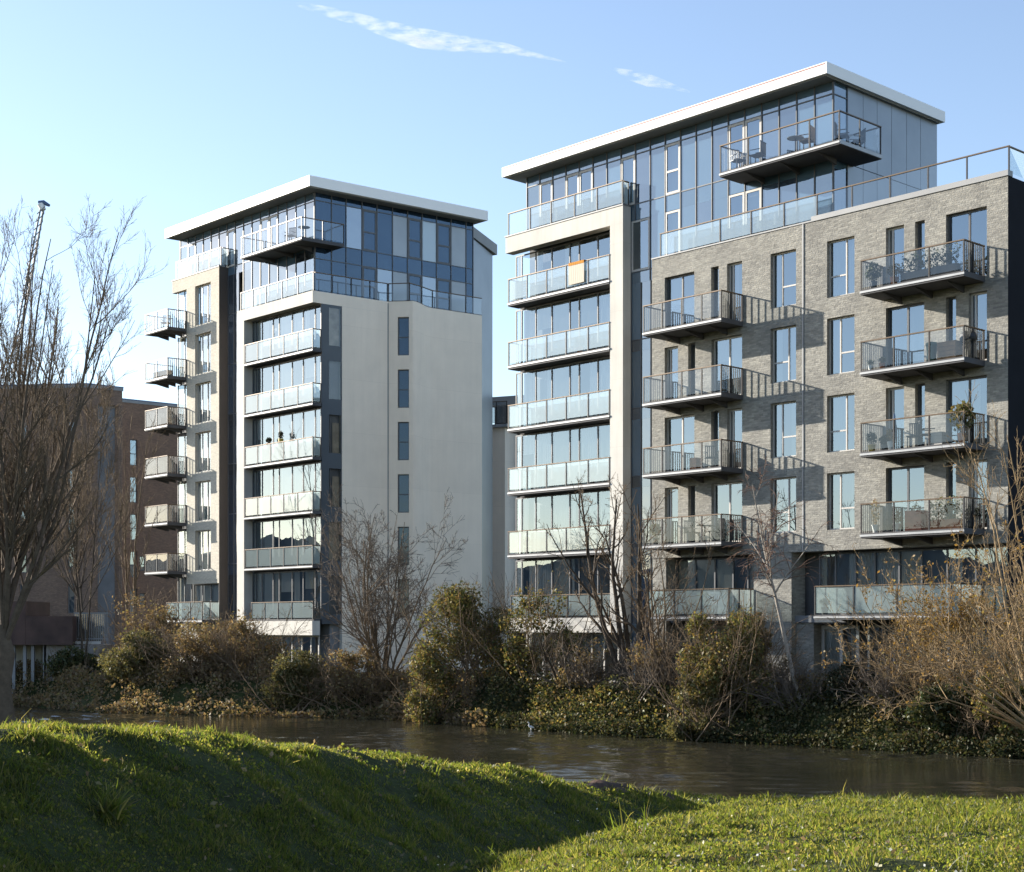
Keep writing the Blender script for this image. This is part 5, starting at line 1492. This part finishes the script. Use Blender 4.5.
# ------------------------------------------------------------------ details of the near bank
def ray_ground(px, py, y0=8.0, y1=45.0):
    yy = np.arange(y0, y1, 0.02)
    xx = (px - 512) / 1600 * yy
    zz = EYE - (py - 628) / 1600 * yy
    i = int(np.argmax(zground(xx, yy) >= zz))
    return xx[i], yy[i], float(zground(xx[i:i + 1], yy[i:i + 1])[0])
def tuft(name, label, x, y, z, n, h, seed, wide=.25, group=None):
    g_ = np.random.default_rng(seed)
    b = np.array([x, y, z]) + g_.normal(0, wide * .3, (n, 3)) * np.array([1, 1, 0])
    d = np.concatenate([g_.normal(0, .42, (n, 2)), np.ones((n, 1))], 1)
    pts, rad = grow(g_, b, d, h * g_.uniform(.5, 1, n), np.full(n, .006), 6, .06, -.13, .2)
    s = norm(np.cross(pts[:, 1] - pts[:, 0], g_.normal(0, 1, (n, 3))))
    w = np.array([1, 1, .9, .7, .45, .1])[None, :, None] * .008
    L, R2 = pts - s[:, None] * w, pts + s[:, None] * w
    V = np.stack([L, R2], 2).reshape(-1, 3)
    i = np.arange(n)[:, None, None] * 12 + np.arange(5)[None, :, None] * 2
    F_ = (i + np.array([0, 1, 3, 2])[None, None, :]).reshape(-1, 4)
    o = np_mesh(name, V, F_, 'grass_green', origin=(x, y, z))
    tag(o, label, 'grass tuft', group)
x, y, z = ray_ground(108, 818)
tuft('grass_tuft', 'tall sunlit tuft of long grass alone on the shaded mound side', x, y, z, 110, .30, 3, .16)
x, y, z = ray_ground(955, 822); tuft('grass_tuft', 'lush clump of long grass near the water at the lower right', x, y, z, 170, .34, 4, .5)
x, y, z = ray_ground(640, 838); tuft('grass_tuft', 'thin tuft of tall stalks at the foot of the mound', x, y, z, 26, .5, 5, .5)
# bare eroded earth where the mound runs out
g_ = np.random.default_rng(15)
pts_ = [(x_ + .22, y_) for x_, y_ in ((0.75, 25.0), (1.3, 26.5), (1.89, 28.0), (2.5, 29.7), (3.2, 31.5))]
n_ = 14
Vv = []
for i in range(41):
    t_ = i / 40 * (len(pts_) - 1); j = min(int(t_), len(pts_) - 2); q_ = t_ - j
    px_ = pts_[j][0] * (1 - q_) + pts_[j + 1][0] * q_; py_ = pts_[j][1] * (1 - q_) + pts_[j + 1][1] * q_
    for k in range(n_):
        o_ = (k / (n_ - 1) - .5) * (.65 + .35 * math.sin(i * .7))
        xx, yy = px_ + o_ * .9 + g_.normal(0, .015), py_ - o_ * .3 + g_.normal(0, .015)
        e_ = 1 - (2 * k / (n_ - 1) - 1) ** 2
        e_ *= min(1, i / 5, (40 - i) / 5)
        Vv.append((xx, yy, float(zground(np.array([xx]), np.array([yy]))[0]) - .03 + e_ * (.10 + .05 * g_.random())))
Ff = [(i * n_ + k, i * n_ + k + 1, (i + 1) * n_ + k + 1, (i + 1) * n_ + k) for i in range(40) for k in range(n_ - 1)]
plain('bare_earth', (0.075, 0.048, 0.036), 0.95, 0, .45, 6, .2, .6)
o = np_mesh('bare_earth', Vv, Ff, 'bare_earth'); o['kind'] = 'structure'
# daisies
g_ = np.random.default_rng(44)
n = 260
yy = 9 + 26 * g_.random(n) ** 1.6; xx = (g_.uniform(430, 1040, n) - 512) / 1600 * yy
ok = (yy < ynear(xx) - .5) & (vnoise(xx, yy, 2.5, 13) > -.1)
xx, yy = xx[ok], yy[ok]
V, F_ = leaf_quads(g_, np.stack([xx, yy, zground(xx, yy) + g_.uniform(.05, .1, len(xx))], 1), 0.014, None, .9)
o = np_mesh('daisies', V, F_, 'petal_white'); o['kind'] = 'stuff'

# ------------------------------------------------------------------ broken vapour trail high in the sky
t = NT('vapour')
co = t.n("TexCoord").outputs['Object']
mp = t.n("Mapping", {'Vector': co, 'Rotation': (0, R_(13), 0), 'Scale': (0.42, 1, 1.5)})
nz = t.noise(0.11, mp.outputs[0], 7, 0.62)
dn = t.math('MULTIPLY', t.math('MAXIMUM', t.math('SUBTRACT', nz, 0.47), 0.0), 0.42)
sc_ = t.n("VolumePrincipled", {'Color': (1, 1, 1, 1), 'Density': dn, 'Anisotropy': 0.3})
t.t.links.new(sc_.outputs[0], t.out.inputs['Volume'])
def trail(name, pxy, rad, Yd=1500.0):
    pts = np.array([[((px - 512) / 1600 * Yd, Yd, EYE + (628 - py) / 1600 * Yd) for px, py in pxy]])
    V, F_ = tubes(pts, np.array([rad]), 10)
    c0 = pts[0].mean(0)
    o = np_mesh(name, V, F_, 'vapour', origin=tuple(c0), smooth=True); o['kind'] = 'structure'
trail('vapour_trail', [(288, 2), (305, 6), (330, 12), (360, 20), (390, 30), (420, 38), (450, 43), (480, 45), (505, 48), (535, 55), (566, 62)],
      [1, 3, 5, 6, 8, 9.5, 9, 7, 5, 2.5, .6])
trail('vapour_trail', [(612, 68), (630, 75), (648, 80), (664, 84), (690, 92)], [1, 5, 6, 4, 1])

# dead leaves lying in the grass
g_ = np.random.default_rng(55)
n = 2600
yy = 8.8 + 28 * g_.random(n) ** 1.5; xx = (g_.uniform(-20, 1040, n) - 512) / 1600 * yy
ok = (yy < ynear(xx) - .2) & (vnoise(xx, yy, 1.8, 17) > -.05)
xx, yy = xx[ok], yy[ok]
V, F_ = leaf_quads(g_, np.stack([xx, yy, zground(xx, yy) + g_.uniform(.01, .07, len(xx))], 1), 0.028, None, .6)
o = np_mesh('leaf_litter', V, F_, 'leaf_brown'); o['kind'] = 'stuff'
